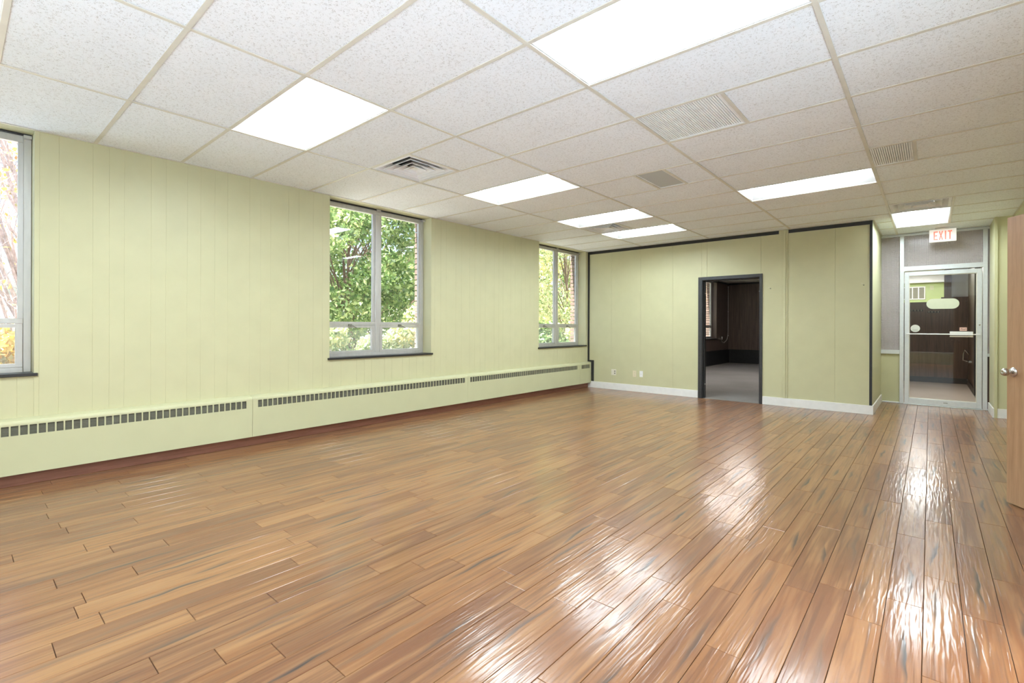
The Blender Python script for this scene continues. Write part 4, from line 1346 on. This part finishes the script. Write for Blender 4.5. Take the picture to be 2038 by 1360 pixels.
def tree(x, y, h, crown_z, crown_r, n, size, mat, label, group, bare=0, name='leafy_tree', trunk_r=0.14, clumps=26):
    z0 = ground_z(x, y) - 0.15
    t = empty(name, (x, y, z0))
    tag(t, label, 'tree', group)
    pts = [(x, y, z0)]
    px, py = x, y
    for k in range(1, 6):
        px += random.uniform(-.12, .12); py += random.uniform(-.12, .12)
        pts.append((px, py, z0 + (h - z0) * 0.9 * k / 5))
    MB().tube(pts, [trunk_r * (1 - 0.15 * k) for k in range(6)], 9).build('trunk', MT['bark'] if not bare else MT['twig'], t)
    cs_, rs_ = [], []
    br = MB()
    for k in range(clumps):
        u = random.uniform(-1, 1); th = random.uniform(0, 2 * math.pi); r = crown_r * random.uniform(0.35, 1) ** 0.7
        cz = crown_z + u * (h - crown_z)
        q = math.sqrt(max(0.12, 1 - u * u))
        cx, cy = x + r * q * math.cos(th), y + r * q * math.sin(th)
        cs_.append((cx, cy, cz)); rs_.append(crown_r * random.uniform(0.22, 0.42))
        s = min(0.95, max(0.2, (cz - z0) / (h - z0) - 0.22))
        bz = z0 + (h - z0) * 0.9 * s
        i = min(4, int(s * 5)); f = s * 5 - i
        bxp = pts[i][0] + (pts[i + 1][0] - pts[i][0]) * f; byp = pts[i][1] + (pts[i + 1][1] - pts[i][1]) * f
        mid = ((bxp + cx) / 2 + random.uniform(-.2, .2), (byp + cy) / 2 + random.uniform(-.2, .2), (bz + cz) / 2 + 0.15)
        br.tube([(bxp, byp, bz), mid, (cx, cy, cz)], [trunk_r * 0.36, trunk_r * 0.22, trunk_r * 0.06], 5)
        for q2 in range(bare):
            e1 = (cx + random.gauss(0, .55), cy + random.gauss(0, .55), cz + random.gauss(0.25, .5))
            e2 = (e1[0] + random.gauss(0, .35), e1[1] + random.gauss(0, .35), e1[2] + random.gauss(0.15, .35))
            st_ = mid if q2 % 2 else (cx, cy, cz)
            br.tube([st_, e1, e2], [trunk_r * 0.09, trunk_r * 0.05, trunk_r * 0.015], 4)
    br.build('branches', MT['bark'] if not bare else MT['twig'], t)
    if n:
        leaves('foliage', mat, t, cs_, rs_, n, size)
    return t

def shrub(x, y, top, r, n, size, mat, label, group, name='leafy_shrub'):
    z0 = ground_z(x, y) - 0.1
    t = empty(name, (x, y, z0))
    tag(t, label, 'shrub', group)
    st_ = MB()
    cs_, rs_ = [], []
    for k in range(14):
        th = random.uniform(0, 2 * math.pi); rr = r * random.uniform(0.1, 0.9)
        cx, cy, cz = x + rr * math.cos(th), y + rr * math.sin(th), top - r * 0.3 - random.uniform(0, 1) ** 1.5 * (top - z0) * 0.65
        cs_.append((cx, cy, cz)); rs_.append(r * random.uniform(0.28, 0.45))
        st_.tube([(x + random.uniform(-.08, .08), y + random.uniform(-.08, .08), z0), ((x + cx) / 2, (y + cy) / 2, (z0 + cz) / 2), (cx, cy, cz)], [0.03, 0.02, 0.006], 5)
    st_.build('stems', MT['bark'], t)
    leaves('foliage', mat, t, cs_, rs_, n, size)

GT, GS = 'trees outside the windows', 'shrubs outside the windows'
tree(-11.2, 6.7, 6.6, 3.7, 2.2, 32000, 0.062, MT['leaf_green'], 'dark green tree filling the middle window', GT, trunk_r=0.07, clumps=44)
tree(-17.5, 11.5, 9.0, 4.8, 2.9, 20000, 0.10, MT['leaf_green'], 'large green tree farthest behind the middle window', GT, trunk_r=0.13, clumps=40)
tree(-9.9, 14.6, 5.8, 3.5, 2.2, 22000, 0.065, MT['leaf_light'], 'yellow-green tree filling the far window', GT, trunk_r=0.06, clumps=36)
tree(-16.4, 21.6, 9.0, 4.6, 3.2, 14000, 0.11, MT['leaf_green'], 'green tree farthest behind the far window', GT)
tree(-14.6, 16.9, 7.6, 4.2, 1.9, 9000, 0.09, MT['leaf_green'], 'slender green tree between the far trees', GT)
tree(-9.5, 22.5, 6.5, 3.6, 2.4, 9000, 0.10, MT['leaf_light'], 'pale tree outside the dark room window', GT)
tree(-11.6, 0.75, 6.0, 3.4, 1.5, 500, 0.05, MT['leaf_autumn'], 'bare twiggy tree outside the cut-off left window', GT, bare=7, name='bare_tree', trunk_r=0.07, clumps=34)
tree(-17.6, 1.3, 8.0, 4.2, 2.2, 2500, 0.06, MT['leaf_autumn'], 'second bare tree farther behind the cut-off left window', GT, bare=8, name='bare_tree', trunk_r=0.09, clumps=44)
for i, (x, y, top, r, n, mt, lb_) in enumerate((
        (-7.4, 4.0, 1.45, 0.80, 8000, 'leaf_light', 'bright sunlit shrub low in the left pane of the middle window'),
        (-7.5, 5.7, 1.90, 0.82, 9000, 'leaf_light', 'bright sunlit shrub rising at the mullion of the middle window'),
        (-7.5, 7.4, 1.55, 0.80, 8000, 'leaf_light', 'bright sunlit shrub low in the right pane of the middle window'),
        (-7.4, 9.5, 1.40, 0.80, 7000, 'leaf_green', 'green shrub low in the left pane of the far window'),
        (-7.4, 11.3, 1.45, 0.80, 7000, 'leaf_light', 'pale shrub low in the right pane of the far window'),
        (-8.3, 0.5, 1.25, 0.90, 7000, 'leaf_autumn', 'yellow autumn shrub low in the cut-off left window'),
        (-7.5, 14.6, 1.60, 0.90, 5000, 'leaf_light', 'pale shrub outside the first dark room window'))):
    shrub(x, y, top, r, n, 0.05, MT[mt], lb_, GS)
